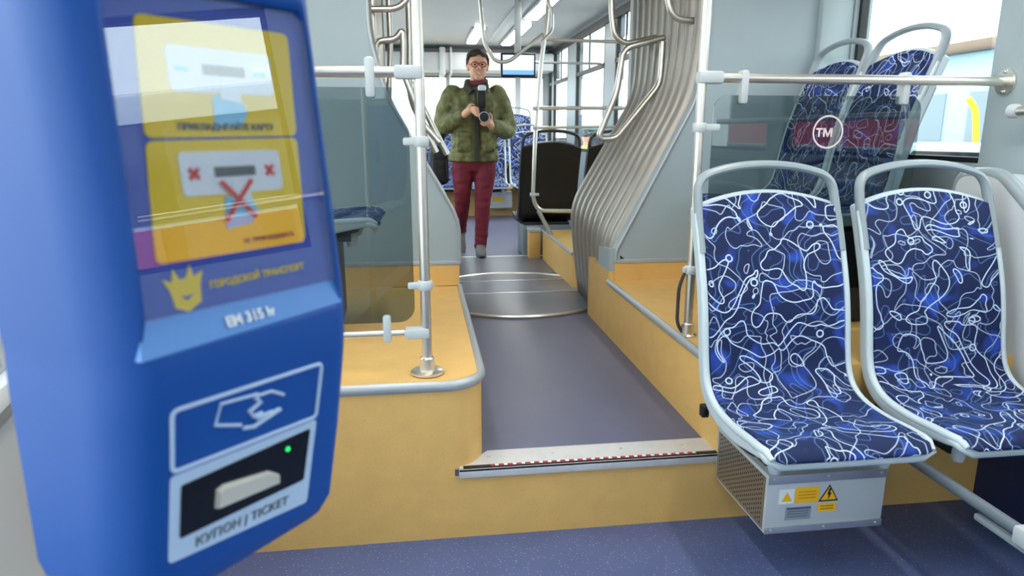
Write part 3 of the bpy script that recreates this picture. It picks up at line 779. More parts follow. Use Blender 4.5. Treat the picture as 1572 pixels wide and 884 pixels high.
rail('vertical steel rail behind the loop handle on the left bellows', [(-0.14, 3.85, 2.4), (-0.14, 3.85, 1.75), (-0.16, 3.85, 1.5)], 0.015, 0.05, grp=GL)
rail('vertical dark steel rail nearest the left pole by the bellows', [(-0.04, 3.95, 2.4), (-0.04, 3.95, 1.80), (-0.05, 3.95, 1.50), (0.09, 3.95, 1.21)], 0.017, 0.08, grp=GL)
rail('slanted steel rail crossing behind the left pole clamp', [(-0.05, 4.2, 1.62), (0.075, 4.2, 1.36), (0.16, 4.2, 1.19)], 0.018, 0.05, grp=GL)
# rear car poles and rails
t = thing('grab_pole', 'tall leaning steel pole in front of the black seat back', 'pole', (0.895, 5.5, ZA))
MB().tube(fillet([(0.12, 0, ZC-ZA), (0.098, 0, 2.15-ZA), (0.055, 0, 1.83-ZA), (0.017, 0, 1.337-ZA), (0.0, 0, 0.80-ZA), (0.045, 0, 0.70-ZA), (0.34, 0, 0.692-ZA)], 0.08), 0.0175, n=14).build('tube', m_steel, t)
MB().tube(fillet([(0.045, 0, 0.70-ZA), (0.15, 0, 0.51-ZA), (0.15, 0, 0.255)], 0.03), 0.0175, n=12).build('foot', m_steel, t)
for z in (1.505, 1.355, 0.83): clamp(0.017 if z > 1 else 0, 0, z-ZA, 1, 0.05, 0.022, 'clamp', t)
rail('diagonal steel branch from the leaning pole up to the screen', [(0.965, 5.5, 2.06), (0.70, 5.5, 1.853), (0.60, 5.5, 1.849), (0.51, 5.5, 1.98), (0.46, 5.5, ZC)], 0.0145, 0.05)
rail('small bent bar beside the top of the leaning pole', [(0.985, 5.46, 2.30), (1.03, 5.46, 2.22), (1.03, 5.46, 2.08), (0.95, 5.46, 2.0)], 0.012, 0.03)
GR = 'horizontal rails across the rear car'
rail('horizontal steel rail over the black seat back', [(0.92, 5.5, 1.508), (W2R, 5.5, 1.512)], 0.015, 0.01, grp=GR)
rail('thin horizontal rail just below the rail over the black seat back', [(0.915, 5.5, 1.358), (W2R, 5.5, 1.368)], 0.011, 0.01, grp=GR)
rail('thin horizontal rail high across the rear right windows', [(0.965, 5.5, 2.02), (W2R, 5.5, 2.01)], 0.013, 0.01, grp=GR)
rail('farthest thin rail high across the rear right windows', [(0.98, 7.3, 2.03), (W2R, 7.3, 2.02)], 0.013, 0.01, grp=GR)
t = thing('ochre_pedestal', 'short ochre post with a grey cap beside the far box', 'pedestal', (0.965, 5.86, ZA))
MB().span((-0.05, -0.06, 0), (0.05, 0.06, 0.235), 0.008).build('post', m_yellow, t); MB().span((-0.055, -0.07, 0.235), (0.055, 0.07, 0.268), 0.008).build('cap', m_clamp, t)

# ------------------------------------------------------------------ screen and lamps of the rear car
t = thing('information_screen', 'black-framed screen with pale blue picture hanging from the ceiling', 'screen', (0.925, 6.6, 1.93))
MB().box((0, 0, 0), (0.325, 0.05, 0.215), None, 0.008).build('housing', m_black, t)
MB().span((-0.145, -0.028, -0.085), (0.145, -0.024, 0.088)).build('picture', m_mon, t)
MB().span((-0.145, -0.030, -0.085), (0.145, -0.027, -0.045)).build('picture_band', m_monblue, t)
MB().span((-0.03, 0.0, 0.10), (0.03, 0.03, ZC-1.93), 0.004).build('hanger', m_clamp, t)
def lamp(label, x, y0, y1, w=0.13, z=ZC):
    t = thing('ceiling_light', label, 'ceiling light', (x, y0, z), group='strip lights along the ceiling')
    MB().span((-w/2, 0, -0.028), (w/2, y1-y0, 0), 0.008).build('diffuser', m_lamp, t)
    MB().span((-w/2-0.035, -0.03, -0.020), (-w/2, y1-y0+0.03, 0), 0.004).build('side_rail', m_alu2, t)
    MB().span((w/2, -0.03, -0.020), (w/2+0.02, y1-y0+0.03, 0), 0.004).build('side_rail', m_alu2, t)
    return t
lamp('nearest lit strip light above the leaning pole', 1.20, 6.35, 7.55)
lamp('lit strip light above the hanging screen, second along the row', 1.20, 8.0, 9.7)
lamp('small lit strip light above the person\'s head', 0.72, 8.3, 9.6, 0.12)
lamp('strip light over the front car, out of the picture on the aisle side', 1.25, 0.6, 2.9)
lamp('strip light over the left platform, out of the picture', -0.15, 0.6, 2.9)
struct(MB().span((0.93, 4.6, ZC-0.014), (1.06, YE-0.5, ZC), 0.004).build('trim_14', m_alu2))

# ------------------------------------------------------------------ ticket validator
a = math.radians(39); E1 = V((math.sin(a), math.cos(a), 0)); NN = V((math.cos(a), -math.sin(a), 0))
VL = V((-0.18695, 0.42838, 1.16346))
VM = M(((E1.x, -NN.x, 0, VL.x), (E1.y, -NN.y, 0, VL.y), (E1.z, -NN.z, 1, VL.z), (0, 0, 0, 1)))     # local: x across, -y out of the face, z up
val = thing('ticket_validator', 'large blue ticket validator close to the camera', 'ticket validator')
val.matrix_world = VM
TU, TL = math.tan(math.radians(5.5)), math.tan(math.radians(10))
def face_y(z): return z*TU if z >= 0 else -z*TL          # local y of the front face at height z (positive = set back)
Wv = 0.2025; DB = 0.150
def vring(z, inset=0.0, rl=0.052, rr=0.020):
    f = face_y(z)+inset; back = DB
    p = []
    x0, x1 = -0.0+inset, Wv-inset
    for k in range(9):     # left rounded corner: from side to front
        t_ = k/8*PI/2; p.append((x0+rl*0.18-rl*0.18*math.sin(t_)*0+ (rl*0.55)*(1-math.cos(t_))*1.0-rl*0.55*0.35, f+rl*(1-math.sin(t_)), z))
    for k in range(7):
        t_ = k/6*PI/2; p.append((x1-rr+rr*math.sin(t_), f+rr*(1-math.cos(t_)), z))
    p += [(x1, back, z), (x0-0.004, back, z)]
    return p
b = MB(); zs = [-0.196, -0.193, -0.186, -0.17, -0.10, -0.03, -0.012, 0.0, 0.012, 0.03, 0.10, 0.20, 0.262, 0.28, 0.29]
ins = [0.022, 0.010, 0.004, 0, 0, 0, 0.0006, 0.0015, 0.0006, 0, 0, 0, 0.0, 0.006, 0.018]
def vslice(z, q):
    r = vring(z, q)
    if z < -0.15:            # chamfered lower right corner
        lim = Wv-(-0.15-z)*0.62
        r = [(min(x, lim), y, zz) for x, y, zz in r]
    return [b.b.verts.new(v) for v in r]
# the display niche: an opening in the front face
rings = [vslice(z, q) for z, q in zip(zs, ins)]
for A, B in zip(rings, rings[1:]):
    n = len(A)
    for j in range(n): b.b.faces.new([A[j], A[(j+1) % n], B[(j+1) % n], B[j]])
b.b.faces.new(rings[0][::-1]); b.b.faces.new(rings[-1])
body = b.build('body', m_blue, val, angle=35)
# recess cut with a boolean, evaluated into the mesh
def up_pt(x, s, d=0.0):     # point on upper face: x across, s up the tilted face, d proud of it
    c, sn = math.cos(math.atan(TU)), math.sin(math.atan(TU)); return V((x, s*sn-d*c, s*c+d*sn))
def lo_pt(x, s, d=0.0):
    c, sn = math.cos(math.atan(TL)), math.sin(math.atan(TL)); return V((x, -s*sn-d*c, s*c-d*sn))
niche = [(0.0135, 0.0135), (0.189, 0.0165), (0.191, 0.040), (0.191, 0.243), (0.184, 0.250), (0.034, 0.250), (0.027, 0.243), (0.020, 0.040)]
nc = MB().prism(niche, lambda p: up_pt(p[0], p[1], 0.02), lambda p: up_pt(0.104+(p[0]-0.104)*0.97, p[1], -0.0095)).build('cutter', m_bluelight)
for c in (nc,):
    c.matrix_world = VM
    md = body.modifiers.new('c', 'BOOLEAN'); md.operation = 'DIFFERENCE'; md.object = c; md.solver = 'EXACT'
bpy.context.view_layer.update()
me = bpy.data.meshes.new_from_object(body.evaluated_get(bpy.context.evaluated_depsgraph_get()))
body.modifiers.clear(); body.data = me
for c in (nc,): bpy.data.objects.remove(c, do_unlink=True)
def flat_up(poly, d, m, name, par=None, th=0.0008):
    return MB().prism(poly, lambda p: up_pt(p[0], p[1], d), lambda p: up_pt(p[0], p[1], d-th)).build(name, m, par or val, smooth=False)
def flat_lo(poly, d, m, name, par=None, th=0.0008):
    return MB().prism(poly, lambda p: lo_pt(p[0], p[1], d), lambda p: lo_pt(p[0], p[1], d-th)).build(name, m, par or val, smooth=False)
scr = flat_up([(0.020, 0.0345), (0.188, 0.034), (0.188, 0.249), (0.031, 0.249)], -0.0072, m_screen, 'display', th=0.002)
led = MB()
led._add([up_pt(0.0140, 0.0140, -0.0002), up_pt(0.1885, 0.0170, -0.0002), up_pt(0.1880, 0.036, -0.0070), up_pt(0.0205, 0.038, -0.0070), up_pt(0.0140, 0.0140, -0.0090), up_pt(0.1885, 0.0170, -0.0090), up_pt(0.1880, 0.036, -0.0090), up_pt(0.0205, 0.038, -0.0090)],
         [(0, 1, 2, 3), (4, 7, 6, 5), (0, 4, 5, 1), (1, 5, 6, 2), (2, 6, 7, 3), (3, 7, 4, 0)])
led.build('ledge', m_bluelight, val, smooth=False)
FLU = lambda x, s, d: M.Translation(up_pt(x, s, d)) @ M.Rotation(PI/2-math.atan(TU), 4, 'X')
FLL = lambda x, s, d: M.Translation(lo_pt(x, s, d)) @ M.Rotation(PI/2+math.atan(TL), 4, 'X')
text('EM 315 lv', 0.0105, m_white, val, M.Translation(up_pt(0.100, 0.0245, -0.0020)) @ M.Rotation(PI/2-math.atan(TU)-0.30, 4, 'X'), bold=0.0004)
D1 = -0.0064
def rr4(pts, r=0.006, n=4):
    P = [V((x, y, 0)) for x, y in pts]; P = [P[-1]]+P+[P[0], P[1]]
    out = []
    for i in range(1, len(pts)+1):
        a_, b_, c_ = P[i-1], P[i], P[i+1]
        p, q = b_+(a_-b_).normalized()*r, b_+(c_-b_).normalized()*r
        for k in range(n+1):
            t_ = k/n; w = p*(1-t_)**2+b_*2*t_*(1-t_)+q*t_*t_; out.append((w.x, w.y))
    return out
st1 = flat_up(rr4([(0.0450, 0.1545), (0.1695, 0.1555), (0.1735, 0.2330), (0.0510, 0.2320)]), D1, m_sticky, 'sticker', scr)
st2 = flat_up(rr4([(0.0380, 0.0730), (0.1645, 0.0720), (0.1695, 0.1540), (0.0448, 0.1525)]), D1, m_sticky, 'sticker', scr)
D2 = D1+0.0006
def card(cx, cy, ok, s):
    flat_up(rrect(0.084, 0.030, 0.004, 4, cx, cy), D2, m_white, 'pictogram_reader', s, 0.0004)
    flat_up([(cx-0.016, cy-0.003), (cx+0.018, cy-0.003), (cx+0.018, cy+0.004), (cx-0.016, cy+0.004)], D2+0.0006, m_grey, 'pictogram_slot', s, 0.0004)
    for sx in (-0.032, 0.031):
        m = m_red if not ok else m_cyan
        for ang in (45, -45) if not ok else (0,):
            c_, s_ = math.cos(math.radians(ang)), math.sin(math.radians(ang))
            pl = [(-0.005, -0.0016), (0.005, -0.0016), (0.005, 0.0016), (-0.005, 0.0016)]
            flat_up([(cx+sx+x*c_-y*s_, cy+x*s_+y*c_) for x, y in pl], D2+0.0006, m, 'pictogram_mark', s, 0.0004)
    flat_up([(cx-0.013, cy-0.040), (cx+0.009, cy-0.038), (cx+0.016, cy-0.028), (cx+0.011, cy-0.017), (cx-0.011, cy-0.017)], D2, m_cyan, 'pictogram_card', s, 0.0004)
    flat_up([(cx-0.006, cy-0.019), (cx+0.012, cy-0.022), (cx+0.009, cy-0.004), (cx-0.003, cy-0.006)], D2+0.0008, m_white, 'pictogram_hand', s, 0.0004)
    if not ok:
        for ang in (47, -47):
            c_, s_ = math.cos(math.radians(ang)), math.sin(math.radians(ang))
            pl = [(-0.019, -0.0018), (0.019, -0.0018), (0.019, 0.0018), (-0.019, 0.0018)]
            flat_up([(cx+x*c_-y*s_, cy-0.020+x*s_+y*c_) for x, y in pl], D2+0.0016, m_red, 'pictogram_cross', s, 0.0004)
card(0.110, 0.200, True, st1); card(0.107, 0.1300, False, st2)
text('ПРИКЛАДЫВАЙТЕ КАРТУ', 0.0062, m_grey, st1, FLU(0.108, 0.1615, D2), bold=0.0002)
text('НЕ ПРИКЛАДЫВАТЬ', 0.0046, m_grey, st2, FLU(0.130, 0.0795, D2))
em = [(0.0395, 0.064), (0.0455, 0.061), (0.0475, 0.070), (0.0515, 0.062), (0.0560, 0.0625), (0.0600, 0.071), (0.0620, 0.0625), (0.0690, 0.0655), (0.0660, 0.056), (0.0650, 0.0445), (0.0545, 0.0395), (0.0455, 0.0435), (0.0435, 0.055)]
em = [(x+0.001, y-0.0015) for x, y in em]
flat_up(em, D1, m_sticky, 'emblem', scr); flat_up([(0.051, 0.0495), (0.0555, 0.046), (0.061, 0.050), (0.0558, 0.0485)], D2, m_screen, 'emblem_mark', scr, 0.0004)
text('ГОРОДСКОЙ ТРАНСПОРТ', 0.0066, m_sticky, scr, FLU(0.1165, 0.0525, D1), bold=0.0002)
flat_up([(0.0195, 0.0370), (0.1885, 0.0365), (0.1885, 0.2490), (0.0310, 0.2490)], -0.0030, m_cover, 'cover_glass', th=0.0006)
# printed panel and reader slot on the lower face
def frame_lo(pts, w, name):
    o_ = MB(); P = rr4(pts, 0.005)
    o_.tube([lo_pt(x, y, 0.0004) for x, y in P], w/2, n=6, closed=True)
    return o_.build(name, m_printb, val)
m_printb = mat('pale_blue_print', (196, 218, 246), 0.5)
frame_lo([(0.0318, -0.0265), (0.1655, -0.0318), (0.1628, -0.0815), (0.0315, -0.0745)], 0.0034, 'printed_frame')
# white surround of the ticket slot as a ring plate
outer = [(0.0300, -0.0775), (0.1640, -0.0845), (0.1590, -0.1660), (0.0283, -0.1500)]
inner = [(0.0380, -0.0880), (0.1568, -0.0905), (0.1531, -0.1395), (0.0369, -0.1325)]
flat_lo(rr4(outer, 0.004), 0.0006, m_printb, 'slot_surround')
flat_lo(rr4(inner, 0.002), 0.0012, m_gloss, 'slot_window')
lip = MB(); lp = [(0.0651, -0.1215), (0.1245, -0.1285), (0.1242, -0.1195), (0.1135, -0.1115), (0.072, -0.1035), (0.0659, -0.1055)]
lip.prism(lp, lambda p: lo_pt(p[0], p[1], 0.0012), lambda p: lo_pt(0.095+(p[0]-0.095)*0.95, -0.116+(p[1]+0.116)*0.8, 0.0052))
lip.build('ticket_lip', m_ivory, val)
MB().ball(lo_pt(0.1329, -0.0998, 0.0012), 0.0022, n=10).build('indicator_lamp', m_led, val)
text('КУПОН | TICKET', 0.0115, m_grey, val, M.Translation(lo_pt(0.093, -0.1475, 0.0012)) @ M.Rotation(PI/2+math.atan(TL), 4, 'X') @ M.Rotation(math.radians(-5.2), 4, 'Z'))
# hand-and-card pictogram
def stroke(pts, w=0.0028): MB().tube([lo_pt(x, y, 0.0006) for x, y in pts], w/2, n=6).build('card_symbol', m_printb, val)
stroke([(0.1010, -0.0378), (0.0690, -0.0345), (0.0650, -0.0505), (0.0870, -0.0590)])
stroke([(0.0990, -0.0390), (0.1140, -0.0400), (0.1265, -0.0475)])
stroke([(0.0985, -0.0400), (0.1040, -0.0455), (0.0940, -0.0500), (0.0985, -0.0560), (0.1060, -0.0560)], 0.0042)
stroke([(0.0890, -0.0625), (0.0985, -0.0650), (0.1240, -0.0590), (0.1120, -0.0585), (0.1010, -0.0590)], 0.0036)

# arm and post that carry it
MB().span((0.05, DB-0.002, 0.0), (0.15, DB+0.03, 0.12), 0.01).build('bracket', m_blue, val)
MB().cyl((0.10, DB+0.045, -VL.z), (0.10, DB+0.045, ZC-VL.z), 0.018, n=18).build('post', m_steel, val)

# ------------------------------------------------------------------ person with camera
PX, PY = 0.475, 6.10
person = thing('person', 'smiling person in olive jacket and burgundy trousers, photographing from the aisle', 'person', (PX, PY, ZA+0.004))
def limb(b_, pts, rs, n=14, sub=4):
    P = [V(p) for p in pts]; Q, Rr = [], []
    for i in range(len(P)-1):
        p0, p1, p2, p3 = P[max(i-1, 0)], P[i], P[i+1], P[min(i+2, len(P)-1)]
        for k in range(sub):
            t_ = k/sub; Q.append(0.5*((2*p1)+(p2-p0)*t_+(2*p0-5*p1+4*p2-p3)*t_*t_+(3*p1-p0-3*p2+p3)*t_**3)); Rr.append(rs[i]*(1-t_)+rs[i+1]*t_)
    Q.append(P[-1]); Rr.append(rs[-1])
    b_.tube(Q, Rr, n=n); b_.ball(P[0], rs[0], n=12); b_.ball(P[-1], rs[-1], n=12)
def loft(b_, rings, n=24):
    """rings: (cx,cy,z,rx,ry)"""
    R_ = []
    for cx, cy, z, rx, ry in rings:
        R_.append([b_.b.verts.new((cx+rx*math.copysign(abs(math.cos(2*PI*j/n))**0.85, math.cos(2*PI*j/n)), cy+ry*math.copysign(abs(math.sin(2*PI*j/n))**0.85, math.sin(2*PI*j/n)), z)) for j in range(n)])
    for A, B in zip(R_, R_[1:]):
        for j in range(n): b_.b.faces.new([A[j], A[(j+1) % n], B[(j+1) % n], B[j]])
    b_.b.faces.new(R_[0][::-1]); b_.b.faces.new(R_[-1])
HX, HY, HZ = 0.030, -0.035, 1.615
SL, EL, HL = (-0.185, 0.0, 1.385), (-0.275, 0.02, 1.13), (-0.105, -0.235, 1.215)
SR, ER, HR = (0.195, 0.0, 1.385), (0.285, 0.0, 1.09), (0.125, -0.235, 1.125)
LEG_R = [(0.085, 0.0, 0.90), (0.060, -0.05, 0.48), (0.035, -0.06, 0.09)]
LEG_L = [(-0.095, 0.0, 0.90), (-0.115, 0.02, 0.50), (-0.125, 0.26, 0.16)]
b = MB()
b.ball((HX, HY, HZ+0.022), (0.083, 0.094, 0.098), n=20); b.ball((HX, HY-0.028, HZ-0.045), (0.068, 0.064, 0.074), n=16)      # skull, jaw
b.ball((HX, HY-0.066, HZ-0.096), (0.032, 0.024, 0.022), n=10)                                                              # chin
b.tube([(HX, HY-0.088, HZ+0.022), (HX, HY-0.104, HZ-0.004), (HX, HY-0.114, HZ-0.022)], [0.009, 0.012, 0.016], n=10); b.ball((HX, HY-0.106, HZ-0.022), (0.018, 0.014, 0.012), n=10)
for sx in (-1, 1):
    b.ball((HX+sx*0.084, HY+0.008, HZ-0.004), (0.012, 0.022, 0.034), n=10)                                                 # ears
    b.ball((HX+sx*0.033, HY-0.078, HZ-0.028), (0.022, 0.016, 0.018), n=10)                                                 # cheeks
    b.ball((HX+sx*0.030, HY-0.084, HZ+0.034), (0.026, 0.012, 0.008), n=10)                                                 # brow
limb(b, [(HX, HY+0.02, HZ-0.06), (0.01, 0.01, 1.40)], [0.056, 0.062])
loft(b, [(0, 0, 0.86, 0.15, 0.10), (0, 0, 1.0, 0.15, 0.10), (0, 0, 1.25, 0.165, 0.11), (0, 0, 1.38, 0.16, 0.09), (0, 0, 1.43, 0.08, 0.06)])
limb(b, [SL, EL, HL], [0.055, 0.045, 0.030]); limb(b, [SR, ER, HR], [0.055, 0.045, 0.030])
for LG in (LEG_R, LEG_L): limb(b, LG, [0.085, 0.055, 0.040])
def hand(b_, wrist, palm, tips, thumb):
    w, p = V(wrist), V(palm)
    limb(b_, [w, w.lerp(p, 0.5), p], [0.027, 0.033, 0.028])
    for t_ in tips: limb(b_, [p, V(t_[0]), V(t_[1])], [0.014, 0.0105, 0.009], n=8)
    limb(b_, [w.lerp(p, 0.35), V(thumb[0]), V(thumb[1])], [0.015, 0.0115, 0.0095], n=8)
CX, CY, CZ = 0.035, -0.315, 1.205     # the camera in the hands
hand(b, HL, (-0.055, -0.300, 1.255), [((-0.025+0.004*k, -0.352, 1.272-0.021*k), (0.004+0.003*k, -0.362, 1.262-0.021*k)) for k in range(4)], ((-0.060, -0.275, 1.290), (-0.022, -0.285, 1.292)))
hand(b, HR, (0.095, -0.300, 1.150), [((0.050+0.014*k, -0.365, 1.128+0.014*k), (0.022+0.020*k, -0.372, 1.146+0.016*k)) for k in range(4)], ((0.118, -0.300, 1.195), (0.098, -0.310, 1.228)))
body_o = remesh(b.build('body', m_skin, person), 0.0062, 3)
# face details
for sx in (-1, 1):
    MB().ball((HX+sx*0.030, HY-0.0855, HZ+0.010), (0.012, 0.006, 0.007), n=10).build('eye', m_eye, person)
MB().tube([(HX+x, HY-0.093+0.6*x*x*8, HZ-0.062+x*x*9) for x in (-0.028, -0.018, -0.008, 0, 0.008, 0.018, 0.028)], [0.004, 0.0075, 0.009, 0.009, 0.009, 0.0075, 0.004], n=8).build('lips', m_lips, person)
MB().tube([(HX+x, HY-0.1005+0.6*x*x*8, HZ-0.062+x*x*9) for x in (-0.02, -0.01, 0, 0.01, 0.02)], [0.002, 0.0045, 0.005, 0.0045, 0.002], n=8).build('teeth', m_teeth, person)
b = MB()
b.ball((HX, HY+0.020, HZ+0.046), (0.092, 0.096, 0.090), n=20)
for k in range(26):
    u = -1+2*k/25; b.tube([(HX+u*0.070-0.01, HY-0.030-0.02*(1-u*u), HZ+0.126-0.03*u*u), (HX+u*0.082-0.004, HY-0.074+0.035*u*u, HZ+0.112-0.038*u*u+0.006*math.sin(9*u)), (HX+u*0.086+0.004, HY-0.082+0.05*u*u, HZ+0.092-0.04*u*u+0.010*math.sin(7*u+1))], [0.016, 0.012, 0.004], n=6)
for sx in (-1, 1): limb(b, [(HX+sx*0.084, HY+0.000, HZ+0.06), (HX+sx*0.088, HY+0.014, HZ+0.0)], [0.017, 0.011])
hair = b.build('hair', m_hair, person)
cut = MB().box((HX, HY-0.108, HZ-0.035), (0.24, 0.16, 0.215)).build('cutter', m_hair); cut.parent = person
md = hair.modifiers.new('r', 'REMESH'); md.mode = 'VOXEL'; md.voxel_size = 0.006
md = hair.modifiers.new('c', 'BOOLEAN'); md.operation = 'DIFFERENCE'; md.object = cut
bpy.context.view_layer.update()
me = bpy.data.meshes.new_from_object(hair.evaluated_get(bpy.context.evaluated_depsgraph_get())); hair.modifiers.clear(); hair.data = me
bpy.data.objects.remove(cut, do_unlink=True)
g = MB()
for sx in (-1, 1):
    g.tube([(HX+sx*0.034+0.028*math.cos(2*PI*k/20), HY-0.108, HZ+0.008+0.020*math.sin(2*PI*k/20)) for k in range(20)], 0.0042, n=6, closed=True)
    g.tube([(HX+sx*0.062, HY-0.106, HZ+0.014), (HX+sx*0.084, HY-0.06, HZ+0.012), (HX+sx*0.086, HY+0.01, HZ+0.008)], 0.0028, n=6)
g.tube([(HX-0.008, HY-0.110, HZ+0.014), (HX+0.008, HY-0.110, HZ+0.014)], 0.0032, n=6)
g.build('spectacles', m_glasses, person)
# clothes
b = MB()
loft(b, [(-0.012, 0.0, 0.825, 0.215, 0.150), (-0.012, 0.0, 0.87, 0.222, 0.158), (-0.008, 0, 0.93, 0.205, 0.145), (-0.004, 0, 1.03, 0.200, 0.138), (0, -0.005, 1.16, 0.210, 0.145), (0, -0.005, 1.28, 0.222, 0.145), (0, 0, 1.37, 0.205, 0.125), (0.008, 0, 1.43, 0.13, 0.095), (0.015, 0, 1.47, 0.095, 0.082)])
for S_, E_, H_ in ((SL, EL, HL), (SR, ER, HR)):
    e, h = V(E_), V(H_); c = e.lerp(h, 0.86)
    limb(b, [S_, V(S_).lerp(e, 0.5)+V((0.015*(1 if S_[0] > 0 else -1), 0, 0.01)), e, e.lerp(h, 0.5), c], [0.088, 0.086, 0.080, 0.070, 0.056])
for z, y in ((0.955, -0.135), (1.30, -0.14)): b.tube([(-0.2, y*0.55, z), (0, y*1.06, z-0.012), (0.2, y*0.55, z)], 0.014, n=8)
for sx in (-1, 1):
    b.box((sx*0.105, -0.135, 0.985), (0.125, 0.06, 0.15), None, 0.02); b.box((sx*0.105, -0.143, 1.055), (0.13, 0.06, 0.045), None, 0.015)
    b.box((sx*0.11, -0.128, 1.285), (0.10, 0.05, 0.10), None, 0.018)
jk = remesh(b.build('jacket', m_jacket, person), 0.010, 2)
for v in jk.data.vertices:
    q = v.co; w = mnoise.noise(V((q.x*13, q.y*13, q.z*16)))+0.5*mnoise.noise(V((q.x*30, q.y*30, q.z*34))); v.co = q+v.normal*(0.008*w)
MB().tube([(0.004, -0.160, 0.83), (0.008, -0.155, 1.0), (0.01, -0.158, 1.2), (0.012, -0.140, 1.36), (0.014, -0.118, 1.42)], 0.011, n=8, flat=((1, 0, 0), 2.0)).build('jacket_placket', m_jdark, person)
for sx in (-1, 1):
    MB().tube([(0.012+sx*0.045, -0.118, 1.40), (0.012+sx*0.085, -0.09, 1.455), (0.012+sx*0.075, 0.0, 1.485), (0.012, 0.062, 1.49)], 0.026, n=8, flat=((0, 0, 1), 1.3)).build('jacket_collar', m_jdark, person)
MB().tube([(0.022+0.074*math.cos(2*PI*k/20), -0.012+0.076*math.sin(2*PI*k/20), 1.487+0.016*math.sin(2*PI*k/20+0.6)) for k in range(20)], 0.028, n=10, closed=True).build('scarf', m_scarf, person)
for E_, H_ in ((EL, HL), (ER, HR)):
    e, h = V(E_), V(H_); MB().tube([e.lerp(h, 0.80), e.lerp(h, 0.93)], [0.052, 0.046], n=14).build('cuff', m_jdark, person)
b = MB(); loft(b, [(-0.005, 0.0, 0.74, 0.12, 0.095), (-0.005, 0, 0.80, 0.180, 0.118), (-0.005, 0, 0.95, 0.170, 0.112)])
limb(b, [LEG_R[0], (0.085, -0.03, 0.72), LEG_R[1], (0.050, -0.05, 0.26), (0.036, -0.058, 0.085)], [0.105, 0.096, 0.072, 0.060, 0.056])
limb(b, [LEG_L[0], (-0.108, 0.0, 0.72), LEG_L[1], (-0.120, 0.13, 0.32), (-0.125, 0.25, 0.175)], [0.105, 0.096, 0.072, 0.060, 0.056])
tr = remesh(b.build('trousers', m_trouser, person), 0.010, 2)
for v in tr.data.vertices:
    q = v.co; w = mnoise.noise(V((q.x*9, q.y*9, q.z*26))); v.co = q+v.normal*(0.006*w)
def shoe(base, pitch):
    s_ = MB(); loft(s_, [(0, -0.075, 0.0, 0.042, 0.125), (0, -0.075, 0.028, 0.047, 0.130), (0, -0.065, 0.055, 0.043, 0.112), (0, -0.02, 0.085, 0.040, 0.065), (0, 0.0, 0.12, 0.042, 0.045)])
    o_ = s_.build('shoe', m_shoe, person); o_.location = base; o_.rotation_euler = (pitch, 0, 0)
    k_ = MB(); k_.prism([(0.046*math.cos(2*PI*k/20), -0.075+0.132*math.sin(2*PI*k/20)) for k in range(20)], lambda p: (p[0], p[1], 0.0), lambda p: (p[0], p[1], 0.018)); k_.build('sole', m_black, o_)
    for j in range(3): MB().tube([(-0.022, -0.07-0.022*j, 0.076-0.009*j), (0.022, -0.07-0.022*j, 0.076-0.009*j)], 0.0035, n=6).build('lace', m_white, o_)
shoe((0.034, -0.045, 0.0), 0.0); shoe((-0.125, 0.27, 0.075), math.radians(32))
# camera held in both hands
t = thing('photo_camera', 'black camera with upright flash held by the person', 'camera', (PX+CX, PY+CY, ZA+CZ))
MB().box((0, 0, 0), (0.125, 0.055, 0.085), None, 0.014).build('body', m_black, t)
MB().box((0.0, -0.005, 0.052), (0.06, 0.05, 0.03), None, 0.01).build('prism_hump', m_black, t)
MB().lathe((0.012, 0, -0.008), [(0.036, -0.025), (0.038, -0.06), (0.041, -0.095), (0.036, -0.098)], n=24, axis=1).build('lens', m_black, t)
MB().lathe((0.012, 0, -0.008), [(0.041, -0.084), (0.043, -0.088), (0.043, -0.094), (0.041, -0.097)], n=24, axis=1).build('lens_ring', m_clamp, t)
MB().box((0.0, 0.0, 0.135), (0.070, 0.055, 0.14), None, 0.012).build('flash', m_black, t)
MB().box((0.004, 0.0, 0.222), (0.066, 0.05, 0.05), None, 0.018).build('diffuser', m_white, t)
# camera bag at the person's side
t = thing('camera_bag', 'black shoulder bag hanging behind the hip of the person in olive', 'bag', (PX-0.31, PY+0.20, ZA+0.78))
bo = MB(); bo.box((0, 0, 0), (0.17, 0.22, 0.33), None, 0.05, seg=4); bo.build('bag_body', m_bag, t)
MB().box((0.0, -0.115, -0.03), (0.13, 0.05, 0.19), None, 0.02).build('pocket', m_bag, t)
MB().tube(fillet([(0.0, -0.07, 0.14), (0.06, -0.08, 0.40), (0.15, -0.05, 0.645), (0.19, 0.02, 0.655), (0.10, 0.04, 0.40), (0.0, 0.07, 0.14)], 0.1), 0.010, n=8, flat=((1, 0, 0), 2.0)).build('strap', m_bag, t)

